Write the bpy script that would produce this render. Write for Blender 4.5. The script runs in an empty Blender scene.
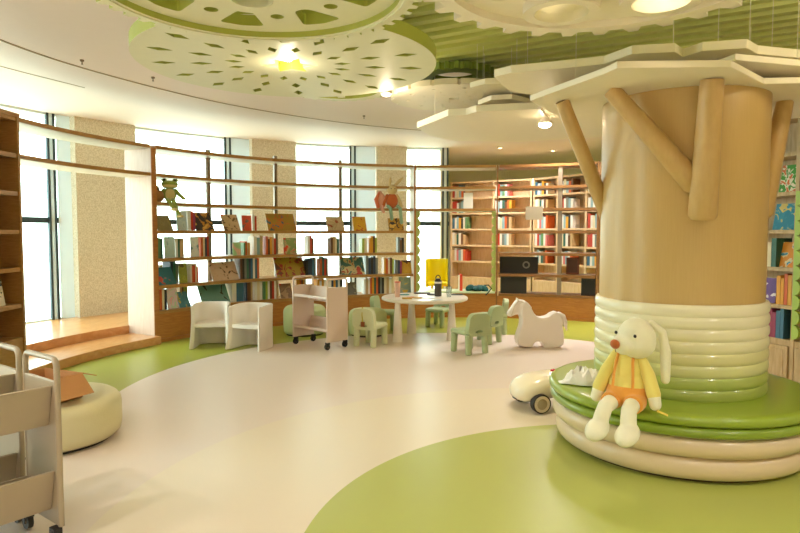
import bpy, bmesh, math, random
from mathutils import Vector, Matrix, Euler
from mathutils.geometry import tessellate_polygon
random.seed(7)
S = bpy.context.scene
COL = S.collection
PI = math.pi
H = 1.4; F = 622.0; PITCH = math.atan(34.5/622)

# ---------------------------------------------------------------- measuring
def ray(px, py):
    x = (px-400)/F; y = -(py-266.5)/F
    c, s = math.cos(PITCH), math.sin(PITCH)
    return Vector((x, c + y*s, -s + y*c))
def atz(px, py, h=0.0):                      # point of height h seen at a pixel
    d = ray(px, py); t = (h-H)/d.z
    return Vector((d.x*t, d.y*t, h))
def aty(px, py, Y):                          # point of depth Y seen at a pixel
    d = ray(px, py); t = Y/d.y
    return Vector((d.x*t, Y, H+d.z*t))
CX, CY = 0.9, 5.65
def rad(px, r):                              # angle on the room circle of radius r seen at column px
    d = Vector(((px-400)/F, 1.0)); b = -2*(d.x*CX+d.y*CY); a = d.dot(d); c = CX*CX+CY*CY-r*r
    t = (-b+math.sqrt(b*b-4*a*c))/(2*a)
    return math.atan2(d.y*t-CY, d.x*t-CX)
def pol(th, r, z=0.0): return Vector((CX+r*math.cos(th), CY+r*math.sin(th), z))
R_ = math.radians

# ---------------------------------------------------------------- materials
MC = {}
def newmat(name):
    m = bpy.data.materials.new(name); m.use_nodes = True
    nt = m.node_tree; b = nt.nodes['Principled BSDF']
    return m, nt, b
def L(c):
    if isinstance(c, str):
        c = c.lstrip('#'); c = [int(c[i:i+2], 16)/255 for i in (0, 2, 4)]
        c = [(v/12.92 if v <= .04045 else ((v+.055)/1.055)**2.4) for v in c]
    return (c[0], c[1], c[2], 1)
def mat(name, col, rough=.5, metal=0, noise=.04, nscale=12, bump=0, bscale=80, spec=.5, emit=None, estr=0, coat=0, sheen=0):
    if name in MC: return MC[name]
    m, nt, b = newmat(name); c = L(col)
    tc = nt.nodes.new('ShaderNodeTexCoord')
    n = nt.nodes.new('ShaderNodeTexNoise'); n.inputs['Scale'].default_value = nscale; n.inputs['Detail'].default_value = 3
    nt.links.new(tc.outputs['Object'], n.inputs['Vector'])
    mx = nt.nodes.new('ShaderNodeMix'); mx.data_type = 'RGBA'
    mx.inputs[6].default_value = tuple(max(0, v*(1-noise*1.5)) for v in c[:3])+(1,)
    mx.inputs[7].default_value = tuple(min(1, v*(1+noise*1.5)) for v in c[:3])+(1,)
    nt.links.new(n.outputs['Fac'], mx.inputs[0]); nt.links.new(mx.outputs[2], b.inputs['Base Color'])
    b.inputs['Roughness'].default_value = rough; b.inputs['Metallic'].default_value = metal
    b.inputs['Specular IOR Level'].default_value = spec
    if coat: b.inputs['Coat Weight'].default_value = coat; b.inputs['Coat Roughness'].default_value = .12
    if sheen: b.inputs['Sheen Weight'].default_value = sheen
    if bump:
        n2 = nt.nodes.new('ShaderNodeTexNoise'); n2.inputs['Scale'].default_value = bscale
        nt.links.new(tc.outputs['Object'], n2.inputs['Vector'])
        bp = nt.nodes.new('ShaderNodeBump'); bp.inputs['Strength'].default_value = bump; bp.inputs['Distance'].default_value = .01
        nt.links.new(n2.outputs['Fac'], bp.inputs['Height']); nt.links.new(bp.outputs['Normal'], b.inputs['Normal'])
    if emit is not None:
        b.inputs['Emission Color'].default_value = L(emit); b.inputs['Emission Strength'].default_value = estr
    MC[name] = m; return m
def wood(name, c1, c2, rough=.4, scale=(1, 1, 1), coat=.1):
    if name in MC: return MC[name]
    m, nt, b = newmat(name)
    tc = nt.nodes.new('ShaderNodeTexCoord'); mp = nt.nodes.new('ShaderNodeMapping')
    mp.inputs['Scale'].default_value = scale
    nt.links.new(tc.outputs['Object'], mp.inputs['Vector'])
    n = nt.nodes.new('ShaderNodeTexNoise'); n.inputs['Scale'].default_value = 6; n.inputs['Detail'].default_value = 6; n.inputs['Distortion'].default_value = .6
    nt.links.new(mp.outputs['Vector'], n.inputs['Vector'])
    cr = nt.nodes.new('ShaderNodeValToRGB'); cr.color_ramp.elements[0].position = .35; cr.color_ramp.elements[1].position = .68
    cr.color_ramp.elements[0].color = L(c1); cr.color_ramp.elements[1].color = L(c2)
    nt.links.new(n.outputs['Fac'], cr.inputs['Fac']); nt.links.new(cr.outputs['Color'], b.inputs['Base Color'])
    b.inputs['Roughness'].default_value = rough; b.inputs['Coat Weight'].default_value = coat; b.inputs['Coat Roughness'].default_value = .2
    MC[name] = m; return m
def art(c1, c2, c3, scale=9, seed=0):        # a printed picture cover
    name = 'cover_%s_%s_%s_%d_%d' % (c1, c2, c3, int(scale*10), seed)
    if name in MC: return MC[name]
    m, nt, b = newmat(name)
    tc = nt.nodes.new('ShaderNodeTexCoord'); mp = nt.nodes.new('ShaderNodeMapping'); mp.inputs['Location'].default_value = (seed*3.1, seed*1.7, seed)
    nt.links.new(tc.outputs['Object'], mp.inputs['Vector'])
    n = nt.nodes.new('ShaderNodeTexNoise'); n.inputs['Scale'].default_value = scale; n.inputs['Detail'].default_value = 2.5; n.inputs['Distortion'].default_value = 1.2
    nt.links.new(mp.outputs['Vector'], n.inputs['Vector'])
    cr = nt.nodes.new('ShaderNodeValToRGB'); cr.color_ramp.interpolation = 'CONSTANT'
    e = cr.color_ramp.elements; e[0].color = L(c1); e[0].position = 0; e[1].color = L(c2); e[1].position = .52
    k = e.new(.60); k.color = L(c3)
    nt.links.new(n.outputs['Fac'], cr.inputs['Fac']); nt.links.new(cr.outputs['Color'], b.inputs['Base Color'])
    b.inputs['Roughness'].default_value = .35
    MC[name] = m; return m
def glassmat(name, tint='#f4fbf8', gloss=.08):
    if name in MC: return MC[name]
    m = bpy.data.materials.new(name); m.use_nodes = True; nt = m.node_tree; nt.nodes.clear()
    o = nt.nodes.new('ShaderNodeOutputMaterial'); t = nt.nodes.new('ShaderNodeBsdfTransparent'); t.inputs[0].default_value = L(tint)
    g = nt.nodes.new('ShaderNodeBsdfGlossy'); g.inputs['Roughness'].default_value = .03; mx = nt.nodes.new('ShaderNodeMixShader'); mx.inputs[0].default_value = gloss
    nt.links.new(t.outputs[0], mx.inputs[1]); nt.links.new(g.outputs[0], mx.inputs[2]); nt.links.new(mx.outputs[0], o.inputs[0])
    MC[name] = m; return m

# ---------------------------------------------------------------- mesh builder
class MB:
    def __init__(s): s.v = []; s.f = []; s.m = []
    def add(s, vs, fs, mi=0, M=None):
        b = len(s.v)
        s.v += [(M @ Vector(p)) if M is not None else Vector(p) for p in vs]
        s.f += [[i+b for i in f] for f in fs]; s.m += [mi]*len(fs); return s
    def box(s, c, d, mi=0, rot=None, M=None):
        x, y, z = d[0]/2, d[1]/2, d[2]/2
        vs = [Vector((a*x, e*y, g*z)) for a in (-1, 1) for e in (-1, 1) for g in (-1, 1)]
        if rot is not None: r = Euler(rot).to_matrix(); vs = [r @ p for p in vs]
        vs = [p+Vector(c) for p in vs]
        fs = [(0, 1, 3, 2), (4, 6, 7, 5), (0, 4, 5, 1), (2, 3, 7, 6), (0, 2, 6, 4), (1, 5, 7, 3)]
        return s.add(vs, fs, mi, M)
    def tube(s, pts, rs, n=16, mi=0, cap=True, round_=False):
        pts = [Vector(p) for p in pts]
        if not hasattr(rs, '__len__'): rs = [rs]*len(pts)
        rs = list(rs)
        if round_:
            d0 = (pts[0]-pts[1]).normalized(); d1 = (pts[-1]-pts[-2]).normalized(); A = []; B = []; ra = []; rb = []
            for k in range(3, 0, -1):
                a = k/3.3*PI/2
                A.append(pts[0]+d0*rs[0]*math.sin(a)); ra.append(rs[0]*math.cos(a))
            for k in range(1, 4):
                a = k/3.3*PI/2
                B.append(pts[-1]+d1*rs[-1]*math.sin(a)); rb.append(rs[-1]*math.cos(a))
            pts = A+pts+B; rs = ra+rs+rb
        vs = []; fs = []; up = None
        for i, p in enumerate(pts):
            t = (pts[min(i+1, len(pts)-1)]-pts[max(i-1, 0)]).normalized()
            if up is None: up = Vector((0, 0, 1)) if abs(t.z) < .9 else Vector((1, 0, 0))
            a = t.cross(up).normalized(); b = t.cross(a).normalized(); up = a.cross(t).normalized()
            for k in range(n):
                q = 2*PI*k/n; vs.append(p+(a*math.cos(q)+b*math.sin(q))*rs[i])
        for i in range(len(pts)-1):
            for k in range(n):
                fs.append((i*n+k, i*n+(k+1) % n, (i+1)*n+(k+1) % n, (i+1)*n+k))
        if cap: fs.append(tuple(range(n))[::-1]); fs.append(tuple((len(pts)-1)*n+k for k in range(n)))
        return s.add(vs, fs, mi)
    def lathe(s, prof, c=(0, 0, 0), n=48, mi=0, ax=None, M=None):
        vs = []; fs = []
        for r, z in prof:
            for k in range(n):
                q = 2*PI*k/n; vs.append(Vector((c[0]+r*math.cos(q), c[1]+r*math.sin(q), c[2]+z)))
        for i in range(len(prof)-1):
            for k in range(n):
                fs.append((i*n+k, i*n+(k+1) % n, (i+1)*n+(k+1) % n, (i+1)*n+k))
        if prof[0][0] > 1e-5: fs.append(tuple(range(n))[::-1])
        if prof[-1][0] > 1e-5: fs.append(tuple((len(prof)-1)*n+k for k in range(n)))
        return s.add(vs, fs, mi, M)
    def ell(s, c, r, rot=(0, 0, 0), n=20, mi=0):
        e = Euler(rot).to_matrix(); vs = []; fs = []; m = n//2
        for i in range(m+1):
            a = -PI/2+PI*i/m
            for k in range(n):
                q = 2*PI*k/n
                vs.append(e @ Vector((r[0]*math.cos(a)*math.cos(q), r[1]*math.cos(a)*math.sin(q), r[2]*math.sin(a)))+Vector(c))
        for i in range(m):
            for k in range(n): fs.append((i*n+k, i*n+(k+1) % n, (i+1)*n+(k+1) % n, (i+1)*n+k))
        return s.add(vs, fs, mi)
    def plate(s, outer, holes, z0, z1, mi=0, ms=None, mh=None, M=None):   # flat polygon with holes, given a thickness
        ms = mi if ms is None else ms; mh = ms if mh is None else mh
        loops = [[Vector((p[0], p[1], 0)) for p in lp] for lp in [outer]+list(holes)]
        tris = tessellate_polygon(loops); flat = [p for lp in loops for p in lp]; n = len(flat)
        vs = [Vector((p.x, p.y, z0)) for p in flat]+[Vector((p.x, p.y, z1)) for p in flat]
        def area(t): a, b, c = (flat[i] for i in t); return (b-a).cross(c-a).z
        ft = []; fb = []
        for t in tris:
            t = tuple(t)
            if abs(area(t)) < 1e-12: continue
            if area(t) < 0: t = t[::-1]
            ft.append(tuple(i+n for i in t)); fb.append(t[::-1])
        s.add(vs, [], mi, M); b = len(s.v)-2*n
        for f in ft+fb: s.f.append([i+b for i in f]); s.m.append(mi)
        o = 0
        for li, lp in enumerate(loops):
            k = len(lp); ar = sum(lp[i].x*lp[(i+1) % k].y-lp[(i+1) % k].x*lp[i].y for i in range(k))
            rev = (ar < 0) ^ (li > 0)
            for i in range(k):
                a, c = o+i, o+(i+1) % k
                f = (a, c, c+n, a+n)
                if rev: f = f[::-1]
                s.f.append([q+b for q in f]); s.m.append(ms if li == 0 else mh)
            o += k
        return s
    def arc(s, r0, r1, t0, t1, z0, z1, n=48, mi=0, c=None):      # curved bar following the room circle
        c = (CX, CY) if c is None else c
        vs = []; fs = []
        for i in range(n+1):
            t = t0+(t1-t0)*i/n; co, si = math.cos(t), math.sin(t)
            for r, z in ((r0, z0), (r1, z0), (r1, z1), (r0, z1)): vs.append((c[0]+r*co, c[1]+r*si, z))
        for i in range(n):
            for k in range(4): fs.append((i*4+k, i*4+(k+1) % 4, (i+1)*4+(k+1) % 4, (i+1)*4+k))
        fs.append((3, 2, 1, 0)); fs.append(tuple(n*4+k for k in range(4)))
        return s.add(vs, fs, mi)
    def mesh(s, name, mats, smooth=35):
        me = bpy.data.meshes.new(name); me.from_pydata([tuple(v) for v in s.v], [], s.f)
        for m in (mats if isinstance(mats, (list, tuple)) else [mats]): me.materials.append(m)
        me.polygons.foreach_set('material_index', s.m)
        bm = bmesh.new(); bm.from_mesh(me); bmesh.ops.remove_doubles(bm, verts=bm.verts, dist=1e-5)
        bmesh.ops.recalc_face_normals(bm, faces=bm.faces); bm.to_mesh(me); bm.free()
        if smooth:
            me.polygons.foreach_set('use_smooth', [True]*len(me.polygons)); me.set_sharp_from_angle(angle=R_(smooth))
        me.update(); return me
def link(o, parent=None):
    COL.objects.link(o)
    if parent is not None: o.parent = parent
    return o
def obj(name, mb, mats, parent=None, smooth=35, bevel=0, seg=2, loc=(0, 0, 0), rot=(0, 0, 0)):
    me = mb.mesh(name, mats, smooth) if isinstance(mb, MB) else mb
    o = bpy.data.objects.new(name, me); o.location = loc; o.rotation_euler = rot; link(o, parent)
    if bevel:
        b = o.modifiers.new('b', 'BEVEL'); b.width = bevel; b.segments = seg; b.limit_method = 'ANGLE'; b.angle_limit = R_(40)
        b.harden_normals = False
    return o
def soften(mb, name, mats, voxel=.012, it=8):   # union the pieces into one soft moulded surface
    o = bpy.data.objects.new(name, mb.mesh(name, mats)); COL.objects.link(o)
    r = o.modifiers.new('r', 'REMESH'); r.mode = 'VOXEL'; r.voxel_size = voxel; r.use_smooth_shade = True
    sm = o.modifiers.new('s', 'SMOOTH'); sm.iterations = it; sm.factor = .5
    dg = bpy.context.evaluated_depsgraph_get(); dg.update()
    me = bpy.data.meshes.new_from_object(o.evaluated_get(dg), depsgraph=dg)
    bpy.data.objects.remove(o); me.name = name
    if not me.materials:
        me.materials.append(mats if not isinstance(mats, (list, tuple)) else mats[0])
    me.polygons.foreach_set('use_smooth', [True]*len(me.polygons))
    return me
def tag(o, label=None, cat=None, group=None, kind=None):
    if label: o['label'] = label
    if cat: o['category'] = cat
    if group: o['group'] = group
    if kind: o['kind'] = kind
    return o
def thing(name, label, cat, loc=(0, 0, 0), rz=0, group=None):
    o = bpy.data.objects.new(name, None); o.empty_display_size = .1; o.location = loc; o.rotation_euler = (0, 0, rz); link(o)
    return tag(o, label, cat, group)
def copy_tree(o, loc=None, rz=None, label=None, group=None, parent=None):
    c = o.copy(); COL.objects.link(c); c.parent = parent
    if parent is None:
        if loc is not None: c.location = loc
        if rz is not None: c.rotation_euler = (0, 0, rz)
        if label: c['label'] = label
        if group: c['group'] = group
    for ch in [x for x in bpy.data.objects if x.parent == o]: copy_tree(ch, parent=c)
    return c
def circ(r, n=40, c=(0, 0), a0=0): return [(c[0]+r*math.cos(a0+2*PI*i/n), c[1]+r*math.sin(a0+2*PI*i/n)) for i in range(n)]

# ---------------------------------------------------------------- palette
W_shelf = wood('honey_oak', '#a86a2c', '#b87a38', .38, (1.2, 1.2, 9))
W_plank = wood('shelf_oak', '#a4763a', '#b4864a', .35, (2, 2, 12))
W_dark = wood('dark_oak', '#7d5428', '#936536', .4, (1.5, 1.5, 10))
W_light = wood('pale_maple', '#d9b98c', '#e6cba3', .45, (6, 6, 1))
W_panel = wood('pale_pink_oak', '#c6aa98', '#cfb6a6', .45, (7, 7, .8))
W_floor = wood('platform_oak', '#c98a4c', '#d8a066', .28, (3, 1, 3), .3)
W_right = wood('wheat_oak', '#b89a68', '#cbb084', .45, (6, 6, .8))
M_under = mat('lit_shelf_underside', '#e6e2d2', .5)  # pale colour stands in for window light on the plank undersides
M_white = mat('white_plastic', '#efe6dc', .35, noise=.01)
M_cream = mat('cream_paint', '#ece3cc', .5, noise=.02)
M_gfa = mat('gear_face_green', '#dcdcba', .5, noise=.02)
M_gside = mat('gear_edge_green', '#a9b04e', .5, noise=.03)
M_kid = mat('sage_foam', '#a6b487', .55, noise=.02)
M_kidl = mat('light_sage_foam', '#d0d6ae', .55, noise=.02)
M_pouf = mat('lime_leatherette', '#c2cc92', .45, noise=.02, bump=.1)
M_poufb = mat('beige_leatherette', '#d9d0a6', .5, noise=.02, bump=.1)
M_metal = mat('brushed_steel', '#8c7c68', .4, .35)
M_black = mat('black_plastic', '#1c1a1a', .45)
M_darkframe = mat('dark_window_frame', '#3a4a50', .4, .3)
M_cart = mat('cart_paint', '#dcc8ba', .4, noise=.015)
M_cartg = mat('grey_cart_paint', '#a8997f', .42, noise=.02)
M_gran = None
def granite():
    m, nt, b = newmat('beige_granite')
    tc = nt.nodes.new('ShaderNodeTexCoord'); v = nt.nodes.new('ShaderNodeTexNoise'); v.inputs['Scale'].default_value = 60; v.inputs['Detail'].default_value = 8
    nt.links.new(tc.outputs['Object'], v.inputs['Vector'])
    cr = nt.nodes.new('ShaderNodeValToRGB'); e = cr.color_ramp.elements
    e[0].color = L('#c4b799'); e[0].position = .36; e[1].color = L('#e0d6c0'); e[1].position = .6
    nt.links.new(v.outputs['Fac'], cr.inputs['Fac']); nt.links.new(cr.outputs['Color'], b.inputs['Base Color']); b.inputs['Roughness'].default_value = .7
    return m
M_gran = granite()
def floormat():
    m, nt, b = newmat('vinyl_floor')
    tc = nt.nodes.new('ShaderNodeNewGeometry'); sp = nt.nodes.new('ShaderNodeSeparateXYZ'); nt.links.new(tc.outputs['Position'], sp.inputs[0])
    def circle(c, r):
        d = nt.nodes.new('ShaderNodeVectorMath'); d.operation = 'DISTANCE'; d.inputs[1].default_value = (c[0], c[1], 0)
        nt.links.new(tc.outputs['Position'], d.inputs[0])
        l = nt.nodes.new('ShaderNodeMath'); l.operation = 'LESS_THAN'; l.inputs[1].default_value = r; nt.links.new(d.outputs['Value'], l.inputs[0]); return l.outputs[0]
    def mix(f, a, bb):
        x = nt.nodes.new('ShaderNodeMix'); x.data_type = 'RGBA'; nt.links.new(f, x.inputs[0])
        for i, q in ((6, a), (7, bb)):
            if hasattr(q, 'node'): nt.links.new(q, x.inputs[i])
            else: x.inputs[i].default_value = L(q)
        return x.outputs[2]
    big = circle((.55, 5.55), 3.02)
    ly = nt.nodes.new('ShaderNodeMath'); ly.operation = 'LESS_THAN'; ly.inputs[1].default_value = 5.0; nt.links.new(sp.outputs[1], ly.inputs[0])
    mx = nt.nodes.new('ShaderNodeMath'); mx.operation = 'MAXIMUM'; nt.links.new(big, mx.inputs[0]); nt.links.new(ly.outputs[0], mx.inputs[1])
    c = mix(mx.outputs[0], '#a0a640', '#dfd0c4')
    c = mix(circle((1.1, 2.95), 2.57), c, '#e2d5c0')
    c = mix(circle((1.42, 2.6), 1.88), c, '#b0b65c')
    n = nt.nodes.new('ShaderNodeTexNoise'); n.inputs['Scale'].default_value = 180; nt.links.new(tc.outputs['Position'], n.inputs['Vector'])
    mr = nt.nodes.new('ShaderNodeMapRange'); mr.inputs[3].default_value = .96; mr.inputs[4].default_value = 1.03; nt.links.new(n.outputs['Fac'], mr.inputs[0])
    vm = nt.nodes.new('ShaderNodeVectorMath'); vm.operation = 'SCALE'; nt.links.new(c, vm.inputs[0]); nt.links.new(mr.outputs[0], vm.inputs['Scale'])
    nt.links.new(vm.outputs[0], b.inputs['Base Color'])
    b.inputs['Roughness'].default_value = .33; b.inputs['Specular IOR Level'].default_value = .5
    return m
def st(o): return tag(o, kind='structure')
# ================================================================ ROOM
TL, TR = R_(212), rad(448, 6.3)
ROOM = [(pol(TL, 6.75).x, -3.5), (8.5, -3.5), (8.5, 15.1), (pol(TR, 6.75).x, 15.1)]+[tuple(pol(TR+(TL-TR)*i/60, 6.75)[:2]) for i in range(61)]
o = st(obj('floor', MB().plate(ROOM, [], -.1, 0), floormat(), smooth=0))
M_ceil = mat('ceiling_plaster', '#ecdfd6', .75, noise=.01)
# ceiling plane
st(obj('ceiling', MB().plate(ROOM, [], 3.0, 3.12), M_ceil, smooth=0))
M_wall = mat('wall_paint', '#e9e2d0', .75, noise=.01)
pe = pol(TR, 6.3)
ps = pol(TL, 6.3)
def wallseg(name, a, b, t=.15, z0=0, z1=3.05):
    a = Vector((a[0], a[1], 0)); b = Vector((b[0], b[1], 0)); d = b-a; n = Vector((-d.y, d.x, 0)).normalized()*t
    mb = MB().plate([(a.x, a.y), (b.x, b.y), (b.x+n.x, b.y+n.y), (a.x+n.x, a.y+n.y)], [], z0, z1)
    return st(obj(name, mb, M_wall, smooth=0))
wallseg('wall_left', (ps.x, -3.4), (ps.x, ps.y))
wallseg('wall_back', (8.4, -3.4), (ps.x, -3.4))
wallseg('wall_right', (8.4, 15.0), (8.4, -3.4))
wallseg('wall_front', (pe.x, 15.0), (8.4, 15.0))
wallseg('wall_return', (pe.x, pe.y), (pe.x, 15.0))
# ceiling seam groove following the curve of the room
def strip(pts, w, z0, z1):
    # smooth through points
    P = [Vector((p[0], p[1], 0)) for p in pts]; out = []
    for i in range(len(P)-1):
        p0, p1, p2, p3 = P[max(i-1, 0)], P[i], P[i+1], P[min(i+2, len(P)-1)]
        for k in range(8):
            t = k/8
            out.append(.5*((2*p1)+(-p0+p2)*t+(2*p0-5*p1+4*p2-p3)*t*t+(-p0+3*p1-3*p2+p3)*t**3))
    out.append(P[-1]); mb = MB(); vs = []; fs = []
    for i, p in enumerate(out):
        t = (out[min(i+1, len(out)-1)]-out[max(i-1, 0)]).normalized(); n = Vector((-t.y, t.x, 0))*w/2
        for q, z in ((p-n, z0), (p+n, z0), (p+n, z1), (p-n, z1)): vs.append((q.x, q.y, z))
    for i in range(len(out)-1):
        for k in range(4): fs.append((i*4+k, i*4+(k+1) % 4, (i+1)*4+(k+1) % 4, (i+1)*4+k))
    return mb.add(vs, fs)
M_seam = mat('seam_shadow_gap', '#a89270', .7)
st(obj('trim_1', strip([(-2.9, 1.6), (-3.28, 3.4), (-3.35, 5.13), (-2.94, 6.53), (-1.99, 8.09), (-.4, 9.5), (1.7, 10.3), (3.8, 9.9)], .022, 2.994, 3.002), M_seam))
st(obj('trim_2', strip([(-3.6, 2.6), (-3.95, 4.2), (-4.0, 5.6), (-3.5, 7.0)], .012, 2.996, 3.002), M_seam))
# platform and step in front of the windows
pf = MB().arc(4.96, 6.3, TR, TL, 0, .2, 90)
st(obj('platform', pf, W_floor, smooth=30))
tU, tE = rad(155, 4.5), R_(177)
stp = MB().arc(4.4, 4.955, tU+.004, R_(178), 0, .1, 24)
st(obj('trim_3', stp, W_floor, smooth=30, bevel=.006))
# ---- windows and pillars
def pxt(px, r=6.3): return rad(px, r)
G_ = glassmat('window_glass', '#eefaf6', .05)
M_frost = mat('pale_window_reveal', '#e6f0f0', .6, noise=.01)
_nt = M_frost.node_tree; _t = _nt.nodes.new('ShaderNodeBsdfTranslucent'); _t.inputs[0].default_value = L('#dcecf2'); _m = _nt.nodes.new('ShaderNodeMixShader'); _m.inputs[0].default_value = .22
_o = _nt.nodes['Material Output']; _nt.links.new(_nt.nodes['Principled BSDF'].outputs[0], _m.inputs[1]); _nt.links.new(_t.outputs[0], _m.inputs[2]); _nt.links.new(_m.outputs[0], _o.inputs[0])
spans = [(None, 62), (138, 232), (297, 357), (407, 449)]
for i, (a, b) in enumerate(spans):
    t1 = TL if a is None else pxt(a); t0 = pxt(b)
    w = bpy.data.objects.new('window_%d' % (i+1), None); w.location = (CX, CY, 0); link(w); st(w)
    Z0 = .2
    def sub(name, mb, m, **k):
        o = obj(name, mb, m, w, **k); o.matrix_parent_inverse = Matrix.Translation((-CX, -CY, 0)); return o
    sub('window_pane', MB().arc(6.33, 6.345, t0, t1, Z0, 3.0, 24), G_, smooth=30)
    fr = MB().arc(6.31, 6.35, t0, t1, 1.52, 1.60, 24)
    sub('window_sill', MB().arc(6.30, 6.36, t0, t1, Z0, Z0+.02, 24).arc(6.30, 6.36, t0, t1, 2.97, 3.0, 24), M_frost, smooth=30)
    sub('window_frame', fr, M_darkframe, smooth=30)
    # vertical mullions: dark pair with a light strip between
    ms = {0: [54, -60, -160], 1: [229], 2: [353], 3: [445]}[i]
    for px in ms:
        if px < 0: tm = pxt(54)+(.16 if px == -60 else .34)
        else: tm = pxt(px)
        mm = MB()
        for dt in (-.0068, .0068):
            mm.arc(6.29, 6.33, tm+dt-.0026, tm+dt+.0026, Z0, 3.0, 1)
        sub('mullion', mm, M_darkframe, smooth=0)
        sub('mullion_cover', MB().arc(6.30, 6.32, tm-.004, tm+.004, Z0, 3.0, 1), M_frost, smooth=0)
n = 0
for i, (a, b, c) in enumerate([(60, 78, 138), (231, 253, 297), (356, 377, 407)]):
    t0, tm, t1 = pxt(c, 6.2), pxt(b, 6.2), pxt(a, 6.3)
    st(obj('wall_pillar', MB().arc(6.2, 6.6, t0, tm, .2, 3.0, 4), M_gran, smooth=0))
    st(obj('wall_reveal', MB().arc(6.3, 6.32, tm+.001, t1, .2, 3.0, 3), M_frost, smooth=0))
# outdoors: paving, low planting and a pale building
M_pave = mat('outdoor_paving', '#d8d6cc', .8)
tag(obj('outdoor_paving', MB().box((-4, 12, -.17), (60, 60, .1)), M_pave, smooth=0), kind='structure')
# ================================================================ CEILING FEATURE
# corrugated green panels
def corrug():
    mb = MB(); P0 = Vector((.3, 5.95, 0)); d = Vector((.88, -.475, 0)).normalized(); v = Vector((-d.y*-1, -d.x, 0)); v = Vector((-.475, -.88, 0)).normalized()
    k0 = -14; k1 = 40; step = .17
    for k in range(k0, k1):
        a = k*step; b = a+step; u0 = max(0, -a*1.2) if a < 0 else 0; u1 = 8.2
        prof = [(a, 2.96), (a+.04, 2.96), (a+.075, 2.895), (b-.02, 2.895), (b, 2.96)]
        for i in range(len(prof)-1):
            q = []
            for (vv, z) in (prof[i], prof[i+1]):
                for u in (u0, u1): 
                    p = P0+d*u+v*vv; q.append((p.x, min(max(p.y, -3.2), 14.8), z))
            mb.add([q[0], q[1], q[3], q[2]], [(0, 1, 2, 3)])
    return mb
M_corr = mat('moss_green_panel', '#c8cd78', .5, noise=.03)
cg = obj('corrugated_ceiling_panel', corrug(), M_corr, smooth=0)
sm = cg.modifiers.new('s', 'SOLIDIFY'); sm.thickness = .012; sm.offset = 1
tag(cg, 'moss green corrugated panel fixed under the ceiling behind the white gear', 'ceiling panel')
WIRE = mat('hanging_wire', '#e0dcc8', .5, .2)
def wires(parent, pts, z0):
    for p in pts: obj('hanging_wire', MB().tube([(p[0], p[1], z0), (p[0], p[1], 2.905-parent.location.z)], .0018, 6), WIRE, parent)
def gear_outline(Ro, Ri, n, duty=.5, shape='trap'):
    out = []
    for i in range(n):
        a = 2*PI*i/n; s = 2*PI/n
        if shape == 'trap': seq = [(Ri, 0), (Ro, .14), (Ro, duty), (Ri, duty+.14)]
        elif shape == 'saw': seq = [(Ri, 0), (Ro, .08), (Ro-.004, .34), (Ri+.01, .78)]
        else: seq = [(Ri, 0), (Ri+(Ro-Ri)*.9, .06), (Ro, .35), (Ro, .6), (Ri+(Ro-Ri)*.9, .9), (Ri, .97)]
        for r, f in seq: out.append((r*math.cos(a+s*f), r*math.sin(a+s*f)))
    return out
def rnd_poly(pts, r=.02, n=3):                 # round the corners of a small hole
    out = []; m = len(pts)
    for i in range(m):
        p = Vector(pts[i]); a = (Vector(pts[i-1])-p).normalized(); b = (Vector(pts[(i+1) % m])-p).normalized()
        A = p+a*r; B = p+b*r
        for k in range(n+1):
            t = k/n; q = A*(1-t)**2+p*2*t*(1-t)+B*t*t; out.append((q.x, q.y))
    return out
# large green gear, nearest on the left
g = thing('ceiling_gear', 'large pale green toothed gear with a raised rim, nearest on the ceiling at left', 'ceiling decoration', (-.646, 2.775, 2.45))
holes = [circ(.085, 24)]
for k in range(8):
    a = R_(86)+k*PI/4; holes.append(circ(.034, 16, (.415*math.cos(a), .415*math.sin(a))))
    a += PI/8
    pts = [(r*math.cos(a+t), r*math.sin(a+t)) for r, t in ((.36, -.10), (.36, .10), (.56, .205), (.575, 0), (.56, -.205))]
    holes.append(rnd_poly(pts, .03))
obj('gear_plate', MB().plate(circ(.66, 72), holes, .03, .085, 0, 1), [M_gfa, M_gside], g)
obj('toothed_rim', MB().plate(gear_outline(.755, .72, 54), [circ(.655, 72)], 0, .075, 0, 1, 1), [M_gfa, M_gside], g)
obj('rim_lip', MB().plate(circ(.69, 72), [circ(.672, 72)], -.008, .002, 0), M_gfa, g)
obj('hub_ring', MB().plate(circ(.165, 32), [circ(.09, 24)], -.04, .03, 0), M_gfa, g)
wires(g, [(-.5, .2), (.5, .2), (0, -.5)], .1)
# perforated disc
d_ = thing('ceiling_disc', 'pale round disc pierced with rings of diamonds around a star, behind the green gear', 'ceiling decoration', (-.80, 4.56, 2.6))
star = [((.2 if i % 2 == 0 else .105)*math.cos(PI*i/6), (.2 if i % 2 == 0 else .105)*math.sin(PI*i/6)) for i in range(12)]
holes = [star]
for r, ln, wd, off in ((.88, .085, .038, 0), (.62, .08, .036, .0), (.39, .062, .032, .5)):
    for k in range(16):
        a = R_(5)+(k+off)*PI/8; c, s_ = math.cos(a), math.sin(a)
        pts = [(r-ln, 0), (r, wd), (r+ln, 0), (r, -wd)]
        holes.append([(x*c-y*s_, x*s_+y*c) for x, y in pts])
obj('disc_plate', MB().plate(circ(1.06, 96), holes, 0, .09, 0, 1, 1), [M_gfa, M_gside], d_)
wires(d_, [(-.7, .2), (.7, .2), (0, -.7), (0, .8)], .09)
M_lamp = mat('lamp_glow', '#fff2d8', .5, emit='#ffe9c0', estr=30)
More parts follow.
